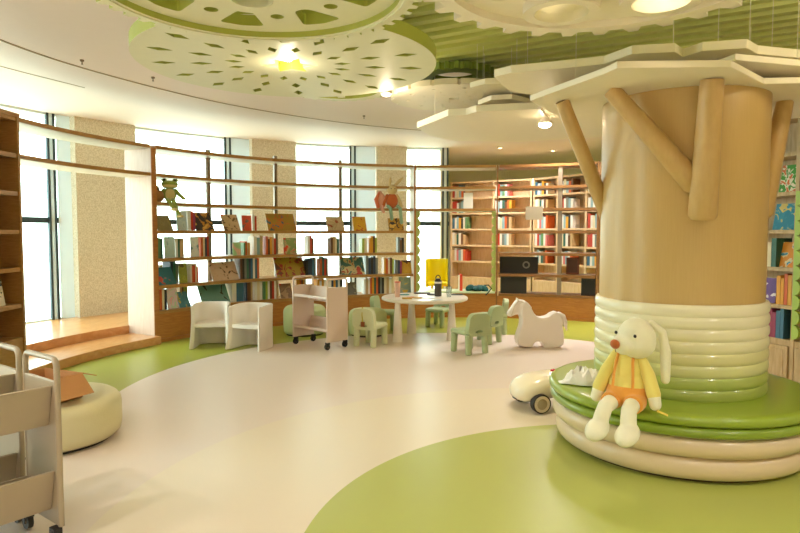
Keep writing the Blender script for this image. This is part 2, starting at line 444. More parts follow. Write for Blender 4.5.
def bulb(name, label, p, r=.035, cat='light', power=20, spot=None):
    t = thing(name, label, cat, p)
    obj('lamp_body', MB().lathe([(.02, .05), (.045, .04), (.05, .0), (.042, -.01)], n=20), M_white, t)
    obj('lamp_lens', MB().ell((0, 0, -.012), (r, r, .014), n=16), M_lamp, t)
    obj('hanging_wire', MB().tube([(0, 0, .05), (0, 0, 2.9-p[2])], .002, 6), WIRE, t)
    l = bpy.data.lights.new(name+'_light', 'POINT'); l.energy = power; l.color = (1, .84, .6); l.shadow_soft_size = .05
    lo = bpy.data.objects.new(name+'_light', l); lo.location = (0, 0, -.08); link(lo, t)
    return t
bulb('pendant_lamp', 'bright lamp glowing in the star opening of the pierced disc', (-.80, 4.50, 2.64), power=5)
bulb('pendant_lamp', 'bright lamp glowing beside the far edge of the pierced disc', (-.12, 5.56, 2.62), power=4)
bulb('pendant_lamp', 'lamp glowing above the round holes of the large cream gear', (1.05, 2.75, 2.66), power=5)
bulb('pendant_lamp', 'added fill lamp above the topmost polygon panel in front of the column', (2.6, 3.0, 2.62), power=7)  # added out of view to brighten the green ceiling panels
# small green ring gear beyond the disc
g = thing('ceiling_gear', 'small open green ring gear just beyond the pierced disc', 'ceiling decoration', (-.58, 5.88, 2.72))
obj('toothed_rim', MB().plate(gear_outline(.50, .47, 30), [circ(.38, 48)], 0, .07, 0, 1, 1), [M_gfa, M_gside], g)
obj('cross_bar', MB().box((0, .0, .035), (.8, .07, .05)).box((0, 0, .035), (.07, .8, .05)), M_gfa, g)
wires(g, [(-.42, 0), (.42, 0)], .07)
# scalloped disc
g = thing('ceiling_gear', 'cream scalloped disc with small pierced dots, left of the stacked polygon panels', 'ceiling decoration', (.51, 5.97, 2.66))
holes = []
for r, n_, a0, b0 in ((.44, 10, .045, .02), (.30, 8, .02, .013), (.17, 8, .016, .01)):
    for k in range(n_):
        a = 2*PI*k/n_+r; holes.append(circ(b0, 10, (r*math.cos(a), r*math.sin(a))))
holes.append(circ(.05, 14))
obj('disc_plate', MB().plate(gear_outline(.60, .565, 16, shape='scal'), holes, 0, .05, 0, 1, 1), [M_cream, M_cream], g)
wires(g, [(-.42, 0), (.3, .2)], .05)
g = thing('ceiling_gear', 'little dark green toothed wheel peeking above the scalloped cream disc', 'ceiling decoration', (.50, 5.75, 2.80))
obj('toothed_rim', MB().plate(gear_outline(.36, .33, 26), [circ(.2, 30)], 0, .06, 0), mat('dark_green_paint', '#7d8f35', .5), g)
wires(g, [(-.28, 0), (.28, 0)], .06)
# white gear top centre
g = thing('ceiling_gear', 'large cream gear with saw teeth and ringed round holes, nearest above the floor centre', 'ceiling decoration', (.86, 2.60, 2.45))
hc = [(.44*math.cos(R_(102)+k*PI/3), .44*math.sin(R_(102)+k*PI/3)) for k in range(6)]
obj('gear_plate', MB().plate(circ(.69, 72), [circ(.125, 32, c) for c in hc]+[circ(.1, 24)], .035, .09, 0), M_cream, g)
obj('toothed_rim', MB().plate(gear_outline(.81, .745, 30, duty=.42), [circ(.68, 72)], 0, .07, 0, 0, 0), M_cream, g)
for c in hc: obj('hole_ring', MB().plate(circ(.18, 36, c), [circ(.127, 32, c)], -.01, .038, 0), M_cream, g)
wires(g, [(-.5, .2), (.5, .2), (0, -.5)], .09)
# stacked polygon panels around the column
def panel(px, h, t, label, extra=()):
    pts = [atz(x, y, h) for x, y in px]; c = sum(pts, Vector())/len(pts)
    tt = thing('canopy_panel', label, 'ceiling panel', (c.x, c.y, h), group=None)
    obj('panel_board', MB().plate([(p.x-c.x, p.y-c.y) for p in pts], [], 0, t, 0), M_cream, tt, smooth=0, bevel=.004)
    w = [((pts[i].x-c.x)*.8, (pts[i].y-c.y)*.8) for i in (0, len(pts)//3, 2*len(pts)//3)]
    for p in w: obj('hanging_wire', MB().tube([(p[0], p[1], t), (p[0], p[1], 2.9-h)], .0018, 6), WIRE, tt)
    return tt
panel([(546, 95), (604, 74), (617, 68), (731, 67), (764, 84), (812, 83), (870, 92), (860, 112), (760, 122), (640, 126), (560, 118), (530, 101)], 2.24, .035,
      'lowest cream polygon panel collaring the column top, carried by the branches')
panel([(494, 77), (511, 73), (548, 70), (604, 64), (632, 54), (675, 52), (683, 57), (702, 51), (747, 48), (758, 54), (800, 58), (880, 64), (900, 90), (700, 100), (560, 98), (510, 92)], 2.42, .05,
      'topmost cream panel with a long angular front edge above the column')
panel([(470, 88), (485, 84), (520, 83), (545, 91), (530, 103), (500, 107), (474, 97)], 2.54, .045,
      'small cream polygon panel tucked between the scalloped disc and the top canopy panel')
panel([(417, 128), (448, 116), (466, 115), (476, 112), (540, 109), (596, 107), (640, 122), (600, 137), (520, 142), (456, 141), (430, 136)], 2.35, .055,
      'big cream octagonal panel hanging farthest back, left of the slanting branch')
panel([(478, 105), (491, 100), (512, 99), (532, 104), (548, 109), (512, 115), (482, 113)], 2.47, .04,
      'little cream panel just above the left part of the big octagonal panel')
panel([(700, 73), (735, 60), (800, 66), (850, 74), (850, 92), (760, 96)], 2.33, .035,
      'cream panel between the lowest and topmost canopy panels at the right of the column')
# downlights added for fill light, most of them hidden or out of view
M_dl = mat('fill_downlight_glow', '#fff4dd', .5, emit='#ffe2b0', estr=14)
DL = [(-3.4, 1.6), (-1.2, -1.6), (1.2, -2.2), (3.6, -1.6), (2.2, 8.4), (3.0, 1.2), (-.9, 1.0), (1.1, .6), (-2.2, 1.3), (4.6, 7.2), (4.8, 4.4), (2.4, 9.6), (6.0, 10.5), (3.0, 12.3), (1.9, 11.9), (3.6, 10.0), (5.6, 2.0), (6.4, 6.0)]
for i, (x, y) in enumerate(DL):
    z = 2.875 if (x > .3 and y < 6.4) or (x>3) else 2.988
    t = thing('fill_downlight', 'small round recessed downlight added in the ceiling for fill', 'ceiling light', (x, y, z), group='added recessed ceiling downlights')
    obj('trim_ring', MB().plate(circ(.055, 24), [circ(.038, 20)], -.004, .012), M_white, t)
    obj('lamp_lens', MB().lathe([(.0, .004), (.037, .004), (.037, .01)], n=20), M_dl, t)
    l = bpy.data.lights.new('downlight', 'SPOT'); l.energy = 85 if y < 9 else 130; l.color = (1, .93, .88); l.spot_size = R_(150); l.spot_blend = .9; l.shadow_soft_size = .06
    lo = bpy.data.objects.new('downlight_light', l); lo.location = (0, 0, -.03); link(lo, t)
# sprinklers and little detectors on the ceiling
for px, py, lab in ((82, 62, 'tiny sprinkler head on the ceiling left of the pierced disc'), (153, 79, 'tiny dark sprinkler on the ceiling below the pierced disc, left side'), (364, 117, 'tiny sprinkler on the ceiling above the third granite pillar'), (455, 137, 'small round smoke detector left of the slanting branch')):
    p = atz(px, py, 2.98)
    t = thing('ceiling_sprinkler', lab, 'sprinkler', (p.x, p.y, 2.96))
    obj('sprinkler_cap', MB().lathe([(.0, -.004), (.011, -.003), (.005, .006), (.005, .02), (.018, .025), (.018, .04)], n=14), M_metal, t)

# ================================================================ COLUMN
KX, KY = 1.844, 4.103
col = thing('tree_column', 'thick round wood-toned column shaped like a tree with ribbed lower trunk', 'column', (KX, KY, 0))
W_col = wood('column_veneer', '#c4a468', '#c8a96e', .4, (30, 30, .8), .15)
obj('trunk', MB().lathe([(.500, .96), (.500, 2.238)], n=96), W_col, col)
ribc = ['#ede6cc', '#e8e2c4', '#e6dfbe', '#e2dcb4', '#d4cf98', '#cfcf92', '#a8b65c', '#a2b054']
for k in range(8):
    z1 = .972-k*.0718; z0 = z1-.0718; pr = [(.49, z0)]
    for j in range(9):
        a = -PI/2+PI*j/8; pr.append((.503+.025*math.cos(a)**.5 if abs(math.cos(a)) > 1e-6 else .517, (z0+z1)/2+.0359*math.sin(a)))
    pr.append((.49, z1))
    obj('trunk_rib', MB().lathe(pr, n=96), mat('rib_paint_%d' % k, ribc[k], .3, noise=.01, coat=.3), col, smooth=60)
M_br = wood('branch_veneer', '#c2a066', '#c8a76e', .42, (6, 6, 2), .15)
def rel(p): return (p.x-KX, p.y-KY, p.z)
def branch(top, bot, r0, r1):
    obj('branch', MB().tube([rel(bot), rel(bot.lerp(top, .03)), rel(top)], [r0*.8, r0, r1], 24), M_br, col, smooth=50)
b3 = Vector((1.76, 3.65, 1.50)); t3 = atz(712, 80, 2.238)
branch(t3, Vector((1.725, 3.56, 1.47)), .078, .062)
t2 = atz(611, 90, 2.238); branch(t2, Vector((1.71, 3.60, 1.66)), .068, .050)
t1 = atz(562, 101, 2.238); branch(t1, Vector((1.43, 4.24, 1.46)), .052, .044)
t4 = atz(785, 102, 2.238); branch(t4, Vector((2.30, 3.98, 1.50)), .068, .05)
# bench around the column
def roll(r, z0, z1, b=.035, rin=.53, lip=0):
    pr = [(rin, z0)]; n = 8; h = (z1-z0)/2; zc = (z0+z1)/2
    for j in range(n+1):
        a = -PI/2+PI*j/n; pr.append((r-b+b*max(0, math.cos(a))**.75, zc+h*math.sin(a)))
    pr.append((rin, z1)); return MB().lathe(pr, n=110)
bench = thing('round_bench', 'round green and cream padded bench ringing the column', 'bench', (KX, KY, 0))
M_bg = mat('bench_green', '#92a834', .3, noise=.015, coat=.4)
M_bb = mat('bench_beige', '#dcc6a2', .35, noise=.015, coat=.25)
obj('plinth', MB().lathe([(.53, 0), (.70, 0), (.70, .02), (.53, .02)], n=80), mat('plinth_dark', '#5a4a38', .6), bench)
obj('seat_cushion', roll(.825, .335, .405, .05), M_bg, bench, smooth=60)
obj('cushion_roll', roll(.818, .272, .335, .04), mat('bench_green_deep', '#869d30', .3, noise=.015, coat=.4), bench, smooth=60)
obj('bench_roll', roll(.800, .152, .272, .06), M_bb, bench, smooth=60)
obj('bench_roll', roll(.775, .02, .152, .06), M_bb, bench, smooth=60)

# ================================================================ CURVED BOOKSHELF
ZS = [2.48, 2.135, 1.78, 1.42, 1.065, .72, .40]; PT = .04
RF, RB = 4.5, 4.95
t20, t155, t415, t497, t597 = R_(177), rad(155, RF), rad(415, RF), rad(497, RF), rad(597, RF)
t602 = t597-.004; tend = t597-.25
bs = thing('curved_bookshelf', 'long curved oak bookshelf wall of thin planks running round the windows', 'bookshelf', (CX, CY, 0))
def bsub(name, mb, m, parent=bs, **k):
    for i in range(len(mb.v)): mb.v[i] = mb.v[i]-Vector((CX, CY, 0))
    return obj(name, mb, m, parent, **k)
def plank(z, ta, tb, n=60):
    # ends at ta..tb; front edge oak
    o = bsub('shelf_plank', MB().arc(RF, RB, ta, tb, z-PT, z, n), [W_plank], smooth=30)
    return o
def plank2(z, ta, tb, n=60, dark=False, r1=RB):
    mb = MB().arc(RF, r1, ta, tb, z-PT, z, n)
    # light falling on the underside is painted in as a thin pale sheet
    bsub('shelf_plank', mb, W_dark if dark else W_plank, smooth=30)
    bsub('underside_sheet', MB().arc(RF+.012, r1-.004, ta+.001, tb-.001, z-PT-.004, z-PT-.0005, n), W_dark if dark else M_under, smooth=30)
UT = .009
for k, z in enumerate(ZS):
    if k < 2: plank2(z, t155+UT, t20-.002, 30)
    plank2(z, t415+.006, t155-UT, 50)
    if k < 3: plank2(z, t497+.006, t415-.006, 20)
    plank2(z, t597+.006, t497-.006, 24, dark=True)
# base: plinth boards
def basearc(ta, tb, top, m, n=40):
    bsub('base_panel', MB().arc(RF+.01, RF+.045, ta, tb, .0, top, n), m, smooth=30)
    bsub('kick_strip', MB().arc(RF-.006, RF+.012, ta, tb, .0, .045, n), m, smooth=30)
basearc(t415, t155-UT, .362, W_shelf); basearc(t497, t415, .42, W_shelf, 14); basearc(t597, t497, .362, W_shelf, 20)
bsub('bench_top', MB().arc(RF-.01, RB, t497+.006, t415-.006, .40, .43, 20), mat('pale_green_laminate', '#d5e3bd', .35), smooth=30)
# uprights
def upright(t, z0, z1, m, th=.038, r0=RF-.004, r1=RB, name='upright_panel', par=bs):
    dt = th/2/RF
    mb = MB().arc(r0, r1, t-dt, t+dt, z0, z1, 1)
    return bsub(name, mb, m, par, smooth=0)
bsub('upright_panel', MB().arc(RF-.004, RB+.02, t155-.0, t155+UT, .0, 2.445, 1), W_panel, smooth=0)
bsub('upright_edge', MB().arc(RF-.012, RF-.004, t155-UT*.9, t155+UT*.9, .0, 2.445, 1), W_shelf, smooth=0)
W_glare = wood('glare_upright', '#e6dccc', '#efe8dc', .4)  # whitened wood paints in the overexposed reflection on this upright's side
bsub('upright_edge', MB().arc(RF-.010, RF-.004, t415-.0036, t415+.0036, 0, 2.48, 1), W_shelf, smooth=0)
for t in (t415, t497, t597): upright(t, 0, 2.48, W_dark if t != t415 else W_glare, th=.024)
for px in (208, 275, 340):
    t = rad(px, 4.8); bsub('steel_post', MB().arc(4.74, 4.79, t-.005, t+.005, .4, 2.55, 1), M_metal, smooth=0)
t = rad(560, 4.6); bsub('steel_post', MB().arc(4.52, 4.58, t-.007, t+.007, .4, 2.48, 1), M_metal, smooth=0)
# green scalloped edging on two uprights
def scallop(t, n, z0, z1, sgn, m):
    mb = MB(); st_ = (z1-z0)/n; dt0 = .028/RF*sgn
    c = pol(t+dt0*.7, RF+.02); tang = Vector((-math.sin(t), math.cos(t), 0))*sgn; rad_ = Vector((math.cos(t), math.sin(t), 0))
    pts = [(0, z0)]
    for k in range(n):
        for j in range(7):
            a = -PI/2+PI*j/6; pts.append((.03+.042*math.cos(a), z0+st_*(k+.5)+st_/2*math.sin(a)*.98))
    pts.append((0, z1))
    M = Matrix(((tang.x, 0, rad_.x, c.x), (tang.y, 0, rad_.y, c.y), (0, 1, 0, 0), (0, 0, 0, 1)))
    mb.plate(pts, [], 0, .03, M=M)
    return mb
M_scal = mat('scallop_green', '#a9b45c', .5)
bsub('scalloped_trim', scallop(t415, 9, .43, 1.77, -1, M_scal), M_scal)
bsub('scalloped_trim', scallop(t497, 10, .43, 1.77, 1, M_scal), M_scal)

# solid-backed bookcase far left
lb = thing('oak_bookcase', 'deep oak bookcase with solid back at far left of the window seat', 'bookcase', (CX, CY, 0))
W_brown = wood('brown_back_panel', '#8a6148', '#97694e', .5, (1, 1, 5))
W_side = wood('tan_side_panel', '#9c7040', '#b1854f', .45, (5, 5, .8))
upright(R_(176.7), 0, 2.48, W_plank, .028, RF-.004, RB, 'side_panel', lb)
upright(R_(186), 0, 2.48, W_side, .04, RF+.01, RB-.03, 'divider', lb); upright(R_(195), 0, 2.48, W_side, .04, RF+.01, RB-.03, 'divider', lb)
bsub('back_panel', MB().arc(RB-.03, RB, R_(177.2), R_(204), .0, 2.44, 20), W_brown, lb, smooth=30)
for z in ZS: bsub('shelf_board', MB().arc(RF+.005, RB-.03, R_(177.0), R_(204), z-.04, z, 20), W_plank, lb, smooth=30)
bsub('top_board', MB().arc(RF-.01, RB+.01, R_(176.4), R_(204), 2.48, 2.51, 20), W_plank, lb, smooth=30)
bsub('base_panel', MB().arc(RF+.005, RF+.04, R_(177.0), R_(204), 0, .36, 20), W_plank, lb, smooth=30)

# ================================================================ BOOKS
M_page = mat('book_pages', '#efe8d8', .8, noise=.02)
BOOKMESH = {}
def book_mesh(col, w, d, h):
    key = (col, round(w, 3), round(d, 3), round(h, 3))
    if key in BOOKMESH: return BOOKMESH[key]
    c = mat('cover_'+col.strip('#'), col, .4, noise=.03)
    t = .003
    mb = MB().box((-w/2+t/2, 0, h/2), (t, d, h)).box((w/2-t/2, 0, h/2), (t, d, h)).box((0, -d/2+t/2, h/2), (w, t, h)).box((0, .003, h/2), (w-2*t, d-.008, h-.008), 1)
    BOOKMESH[key] = mb.mesh('book', [c, M_page], 0); return BOOKMESH[key]
def face_mesh(m, w, h, edge=None, lean=14):
    t = .012; mb = MB()
    Mx = Matrix.Rotation(R_(-lean), 4, 'X')
    mb.box((0, 0, h/2), (w, .003, h), 0, M=Mx).box((0, t-.002, h/2), (w, .003, h), 0, M=Mx).box((0, t/2, h/2), (w-.006, t-.003, h-.008), 1, M=Mx).box((-w/2+.0015, t/2, h/2), (.003, t, h), 0, M=Mx)
    if edge: mb.box((-w/2+.02, -.002, h-.012), (.04, .002, .024), 2, M=Mx)
    return mb.mesh('picture_book', [m, M_page]+([mat('edge_'+edge.strip('#'), edge, .4)] if edge else []), 0)
CN = {'#c03a22': 'red', '#d2622a': 'orange', '#e0a02e': 'yellow', '#6f4a2c': 'brown', '#c8a878': 'tan', '#2f3f55': 'navy', '#3d6f8c': 'blue', '#8fb0b8': 'pale blue',
      '#5f8f5a': 'green', '#a8b84a': 'lime', '#2e2a28': 'black', '#e8e4da': 'white', '#9a3a5a': 'plum', '#7a8078': 'grey', '#d87a7a': 'pink', '#356a5c': 'teal', '#e4d6b0': 'cream'}
NC = {v: k for k, v in CN.items()}
ORD = ['first', 'second', 'third', 'fourth', 'fifth', 'sixth', 'seventh', 'eighth', 'ninth', 'tenth', 'eleventh', 'twelfth']
ROWN = {3: 'fourth plank from top', 4: 'fifth plank from top', 5: 'sixth plank from top', 6: 'lowest plank'}
def pxofs(row): return ZS[row]
def put_face(row, px0, px1, hpx, m, label, edge=None, r=4.58, lean=27, name='picture_book'):
    t0, t1 = rad(px1, r), rad(px0, r); w = (t1-t0)*r; tm = (t0+t1)/2; p = pol(tm, r, ZS[row]+.001)
    h = hpx*p.y/F/math.cos(R_(lean))
    o = obj(name, face_mesh(m, w, h, edge, lean), None, loc=p, rot=(0, 0, tm-PI/2))
    return tag(o, label, 'book', 'picture books shown cover-out on the curved shelf')
def put_run(row, px0, px1, cols, where, hpx=22, lean=0, r=4.66, d=.17):
    t0, t1 = rad(px1, r-d/2), rad(px0, r-d/2); W = (t1-t0)*r; n = len(cols); w = min(W/n*.94, .05); t = t1
    for i, cn in enumerate(cols):
        hp = hpx*(1+.08*math.sin(i*2.3+px0)); tm = t1-(i+.5)*W/n/r; p = pol(tm, r, ZS[row]+.001); h = hp*p.y/F
        o = obj('book', book_mesh(NC[cn], w, d, round(h, 2)), None, loc=p, rot=(0, 0, tm-PI/2))
        where = where.replace('on the fifth plank', 'of the fifth plank')
        tag(o, '%s book, %s of the run %s' % (cn, ORD[i], where), 'book', 'upright books on the curved shelf')
A = art
# fourth plank
put_face(3, 159, 174, 15, A('#8c7a48', '#97854f', '#7d6b3c', 9, 1), 'olive brown cover leaning under the frog toy', '#d23a34')
put_face(3, 178, 188, 19, A('#b9d0d8', '#c8dade', '#a5c2cc', 8, 2), 'tall pale blue cover right of the olive brown one, below the frog feet', lean=6)
put_run(3, 189, 196, ['white', 'red', 'plum'], 'between pale blue cover and dark painted cover', 19)
put_face(3, 197, 215, 18, A('#3a2a24', '#c88a34', '#e0b050', 10, 3), 'dark cover with golden figures on the fourth plank', '#c8402c')
put_face(3, 225, 241, 16, A('#c8ac84', '#c0a47a', '#6a5238', 13, 4), 'tan cover with small dark figures on the fourth plank', '#d84a34')
put_face(3, 243, 252, 15, A('#e0583e', '#e0583e', '#7a6a64', 8, 5), 'coral red cover with a grey spot, before the second granite pillar', lean=5)
put_run(3, 253, 257, ['white', 'red'], 'right of the coral red cover', 15)
put_face(3, 269, 297, 17, A('#a8842e', '#c2702c', '#54706a', 7, 6), 'wide golden brown landscape cover on the fourth plank')
put_face(3, 328, 345, 14, A('#c8b088', '#b8a078', '#9c4a38', 6, 7), 'tan and red cover on the fourth plank behind the third steel post')
put_face(3, 354, 367, 14, A('#d8a424', '#dca82c', '#b84a2a', 8, 8), 'mustard yellow cover with red marks on the fourth plank', '#c84a34')
put_face(3, 389, 404, 12.5, A('#b8862a', '#3a2c24', '#d8a844', 9, 9), 'gold and black cover under the dangling legs of the rabbit toy')
# fifth plank
put_run(4, 155.5, 163, ['red', 'green', 'teal'], 'at the left end of the fifth plank', 19)
put_face(4, 165, 175, 21, A('#b8d4d4', '#c4dcdc', '#98bcc0', 9, 11), 'pale teal cover on the fifth plank near its left end', lean=3)
put_run(4, 176, 184, ['white', 'teal', 'tan', 'tan'], 'right of the pale teal cover', 18)
put_face(4, 191, 199, 20, A('#d8e0e0', '#ccd8dc', '#7aa0b0', 6, 12), 'pale grey cover with a blue balloon shape on the fifth plank', lean=3)
put_run(4, 201, 211, ['orange', 'cream', 'navy', 'red', 'grey'], 'before the first steel post on the fifth plank', 19)
put_face(4, 233, 241, 13, A('#a4d49a', '#b0d8a4', '#e0c0a8', 6, 13), 'mint green cover on the fifth plank beside the window', lean=4)
put_run(4, 244, 250, ['green', 'orange', 'tan', 'yellow'], 'right of the mint green cover', 13)
put_run(4, 254, 263, ['white', 'pale blue', 'tan'], 'before the second granite pillar on the fifth plank', 18)
put_run(4, 266, 276, ['orange', 'brown', 'yellow', 'tan', 'red'], 'before the second steel post on the fifth plank', 17)
put_face(4, 284, 297, 16, A('#8a9a5a', '#b8a478', '#d84a30', 8, 14), 'green and tan cover with red spots on the fifth plank', '#d84a30', lean=6)
put_run(4, 308, 314, ['white', 'red', 'brown'], 'alone in a fifth plank gap', 17)
put_run(4, 331, 339, ['brown', 'tan', 'cream', 'teal'], 'left of the third steel post on the fifth plank', 16)
put_run(4, 362, 367, ['lime', 'cream'], 'left of the mustard run on the fifth plank', 15)
put_run(4, 369, 377, ['yellow', 'yellow', 'brown', 'lime'], 'in the mustard run on the fifth plank', 16)
put_run(4, 398, 404, ['grey', 'brown', 'black'], 'near the right end of the fifth plank', 14)
# sixth plank
put_face(5, 158, 176, 17, A('#2f6f80', '#347888', '#c8584a', 8, 21), 'teal cover with a red foot leaning at the left end of the sixth plank', r=4.56, lean=28)
put_run(5, 157, 162, ['white', 'cream'], 'behind the teal cover of the sixth plank', 18, r=4.78)
put_run(5, 170, 178, ['navy', 'teal', 'grey'], 'behind the right edge of the teal leaning cover', 21, r=4.78)
put_face(5, 179, 187, 20, A('#8c9634', '#a0a83c', '#5a5a30', 9, 22), 'olive yellow cover on the sixth plank', lean=4)
put_run(5, 190, 198, ['white', 'orange', 'red', 'cream', 'orange'], 'right of the olive yellow cover', 17)
put_face(5, 213, 239, 18, A('#c8ae94', '#c2a68a', '#4a2e24', 9, 23), 'wide beige cover with brown drawing on the sixth plank', r=4.58)
put_run(5, 240, 259, ['brown', 'black', 'grey', 'teal', 'navy', 'blue', 'white', 'blue', 'orange'], 'right of the wide beige drawing cover', 21)
put_face(5, 277, 306, 19, A('#a88a24', '#a03a22', '#6a4424', 8, 24), 'wide red, gold and brown cover on the sixth plank', '#c8402a', r=4.58)
put_run(5, 306, 316, ['black', 'navy', 'navy', 'blue', 'grey'], 'right of the wide red and gold cover', 17)
put_run(5, 320, 328, ['orange', 'teal', 'red', 'brown'], 'on sixth plank above white cart', 17)
put_face(5, 342, 365, 17, A('#4e7468', '#c2b27c', '#a8382a', 6, 25), 'wide teal and red cover on the sixth plank', '#b03a2a', r=4.58)
put_run(5, 366, 378, ['grey', 'navy', 'black', 'navy', 'grey'], 'right of the wide teal and red cover', 17)
put_run(5, 384, 394, ['yellow', 'orange', 'cream', 'brown', 'lime'], 'right of the dark run on the sixth plank', 15)
put_run(5, 396, 402, ['grey', 'navy', 'plum'], 'behind the yellow flower cover', 13)
put_face(5, 402, 412, 13, A('#d0a028', '#d8a830', '#4a2c24', 6, 26), 'yellow cover with a dark flower at the right end of the sixth plank', r=4.56)
# lowest plank
put_run(6, 156, 166, ['brown', 'orange', 'cream', 'black'], 'at the left end of the lowest plank', 21)
put_face(6, 167, 177, 21, A('#e0c8cc', '#c0d4b8', '#e8b0b8', 8, 31), 'pink and pale green cover on the lowest plank', lean=5)
put_face(6, 179, 190, 15, A('#3f7f88', '#468890', '#c8b040', 8, 32), 'teal cover with yellow marks on the lowest plank', r=4.56)
put_run(6, 179, 187, ['tan', 'brown', 'lime', 'lime'], 'behind the teal cover with yellow marks', 22, r=4.78)
put_face(6, 202, 230, 19, A('#5c8c80', '#629286', '#2e3028', 6, 33), 'wide sea green cover above the left white armchair', r=4.58)
put_run(6, 231, 243, ['white', 'white', 'blue', 'blue', 'blue'], 'above the gap between the two white armchairs', 20)
put_run(6, 245, 252, ['navy', 'brown', 'brown', 'tan'], 'left of the white volumes above the right armchair', 20)
put_run(6, 254, 262, ['white', 'cream', 'white'], 'above the right armchair on the lowest plank', 20)
put_run(6, 263, 278, ['green', 'lime', 'white', 'brown', 'red', 'white', 'tan'], 'right of the white volumes on the lowest plank', 19)
put_face(6, 281, 293, 14, A('#8a6a4a', '#7c5e40', '#a8885a', 9, 34), 'brown cover in a red border left of the white cart', '#c23a28', r=4.56)
put_run(6, 296, 306, ['yellow', 'yellow', 'orange', 'brown', 'yellow', 'white'], 'seen through the left handle of the white cart', 18)
put_run(6, 317, 326, ['yellow', 'white', 'yellow', 'white'], 'between the two handles of the white cart', 16)
put_run(6, 329, 342, ['white', 'navy', 'yellow', 'blue', 'white', 'black'], 'seen through the right handle of the white cart', 17)
put_face(6, 347, 357, 12, A('#6a6450', '#5e5a48', '#8a8468', 9, 35), 'dark olive cover right of the white cart', r=4.56)
put_run(6, 364, 370, ['white', 'tan', 'white'], 'left of the orange volumes on the lowest plank', 15)
put_run(6, 370, 378, ['orange', 'yellow', 'teal', 'orange'], 'in the orange run of the lowest plank', 17)
put_run(6, 378, 384, ['black', 'grey', 'black'], 'right of the orange run of the lowest plank', 17)
put_run(6, 384, 394, ['cream', 'tan', 'white', 'cream'], 'behind the pink tumbler on the table', 16)
put_face(6, 399, 411, 16, A('#8a9a8c', '#94a496', '#e0b84a', 5, 36), 'grey green cover with yellow spot at the right end of the lowest plank', r=4.58, lean=6)
# left bookcase books
p = pol(R_(180.2), 4.6, ZS[5]+.001)
o = obj('picture_book', face_mesh(A('#e6dfd0', '#e6dfd0', '#3a3a3a', 18, 41), .22, .24, None, 14), None, loc=p, rot=(0, 0, R_(180.2-90-25)))
tag(o, 'white cover with black line drawing leaning in the far left bookcase', 'book')
p = pol(R_(181.2), 4.6, ZS[3]+.001)
o = obj('picture_book', face_mesh(A('#3a6a74', '#42747c', '#2a4a54', 8, 42), .2, .2, None, 14), None, loc=p, rot=(0, 0, R_(181-90-25)))
tag(o, 'dark teal cover leaning in the far left bookcase', 'book')
# ================================================================ BACK BOOKCASES (seen through the shelf)
ZB = [2.46, 2.13, 1.80, 1.47, 1.13, .79, .45]
def straight_case(name, label, a, b, bays, zs, depth=.32, m=W_light, mb_=None, door=False, backm=None):
    a = Vector((a[0], a[1], 0)); b = Vector((b[0], b[1], 0)); d = (b-a); Ln = d.length; rz = math.atan2(d.y, d.x)
    t = thing(name, label, 'bookcase', a, rz)
    backm = backm or m
    obj('back_panel', MB().box((Ln/2, depth-.01, zs[0]/2), (Ln, .02, zs[0])), backm, t, smooth=0)
    for k, z in enumerate(zs):
        obj('shelf_board', MB().box((Ln/2, depth/2, z-.0175), (Ln-.004, depth-.02, .035)), m, t, smooth=0, bevel=.002)
    xs = [0]+bays+[Ln]
    for x in xs: obj('side_panel', MB().box((min(max(x, .0175), Ln-.0175), depth/2-.003, zs[0]/2), (.035, depth-.01, zs[0]-.002)), m, t, smooth=0)
    obj('base_panel', MB().box((Ln/2, .02, (zs[-1]-.035)/2), (Ln-.07, .02, zs[-1]-.035)), m, t, smooth=0)
    return t, a, rz, Ln
bc1, a1, rz1, L1 = straight_case('maple_bookcase', 'pale maple bookcase at the far back, its left end against the window', (1.08, 13.35), (2.62, 12.42), [.98], ZB)
bc2, a2, rz2, L2 = straight_case('maple_bookcase', 'pale maple bookcase at the far back, right one seen behind the dark planks', (2.64, 12.38), (4.15, 10.1), [.62, 1.3, 1.98], ZB)
RB_N = {1: 'second row from top', 2: 'third row from top', 3: 'fourth row from top', 4: 'fifth row from top', 5: 'lowest open row'}
def case_books(a, rz, x0, x1, z, cols, where, grp, h=.235, d=.2, y=.12, w=.034, gap=.0, st_=0):
    dx = Vector((math.cos(rz), math.sin(rz), 0)); dy = Vector((-math.sin(rz), math.cos(rz), 0)); x = x0
    for i, cn in enumerate(cols):
        if x+w > x1: break
        hh = round(h*(1+.09*math.sin(i*1.9+z*7+x0*3)), 2); ww = w*(1 if i % 3 else 1.2)
        p = a+dx*(x+ww/2+.001)+dy*y; p.z = z+.001
        o = obj('book', book_mesh(NC[cn], round(ww, 3), d, hh), None, loc=p, rot=(0, 0, rz))
        tag(o, '%s book, %s %s' % (cn, ORD[i], where), 'book', grp)
        x += ww+.002
rr = random.Random(3)
sets = [['white', 'pale blue', 'white', 'teal', 'brown', 'orange', 'yellow'], ['white', 'cream', 'teal', 'white', 'brown', 'tan'], ['red', 'white', 'cream', 'pale blue', 'orange', 'brown', 'tan'], ['tan', 'white', 'pink', 'pale blue', 'white', 'orange', 'red', 'cream'],
        ['red', 'red', 'white', 'grey', 'pale blue', 'white', 'tan', 'green'], ['white', 'red', 'pale blue', 'green', 'white', 'pink'], ['blue', 'white', 'pale blue', 'yellow', 'black', 'white', 'green']]
bayn = ['first', 'second', 'third', 'fourth']
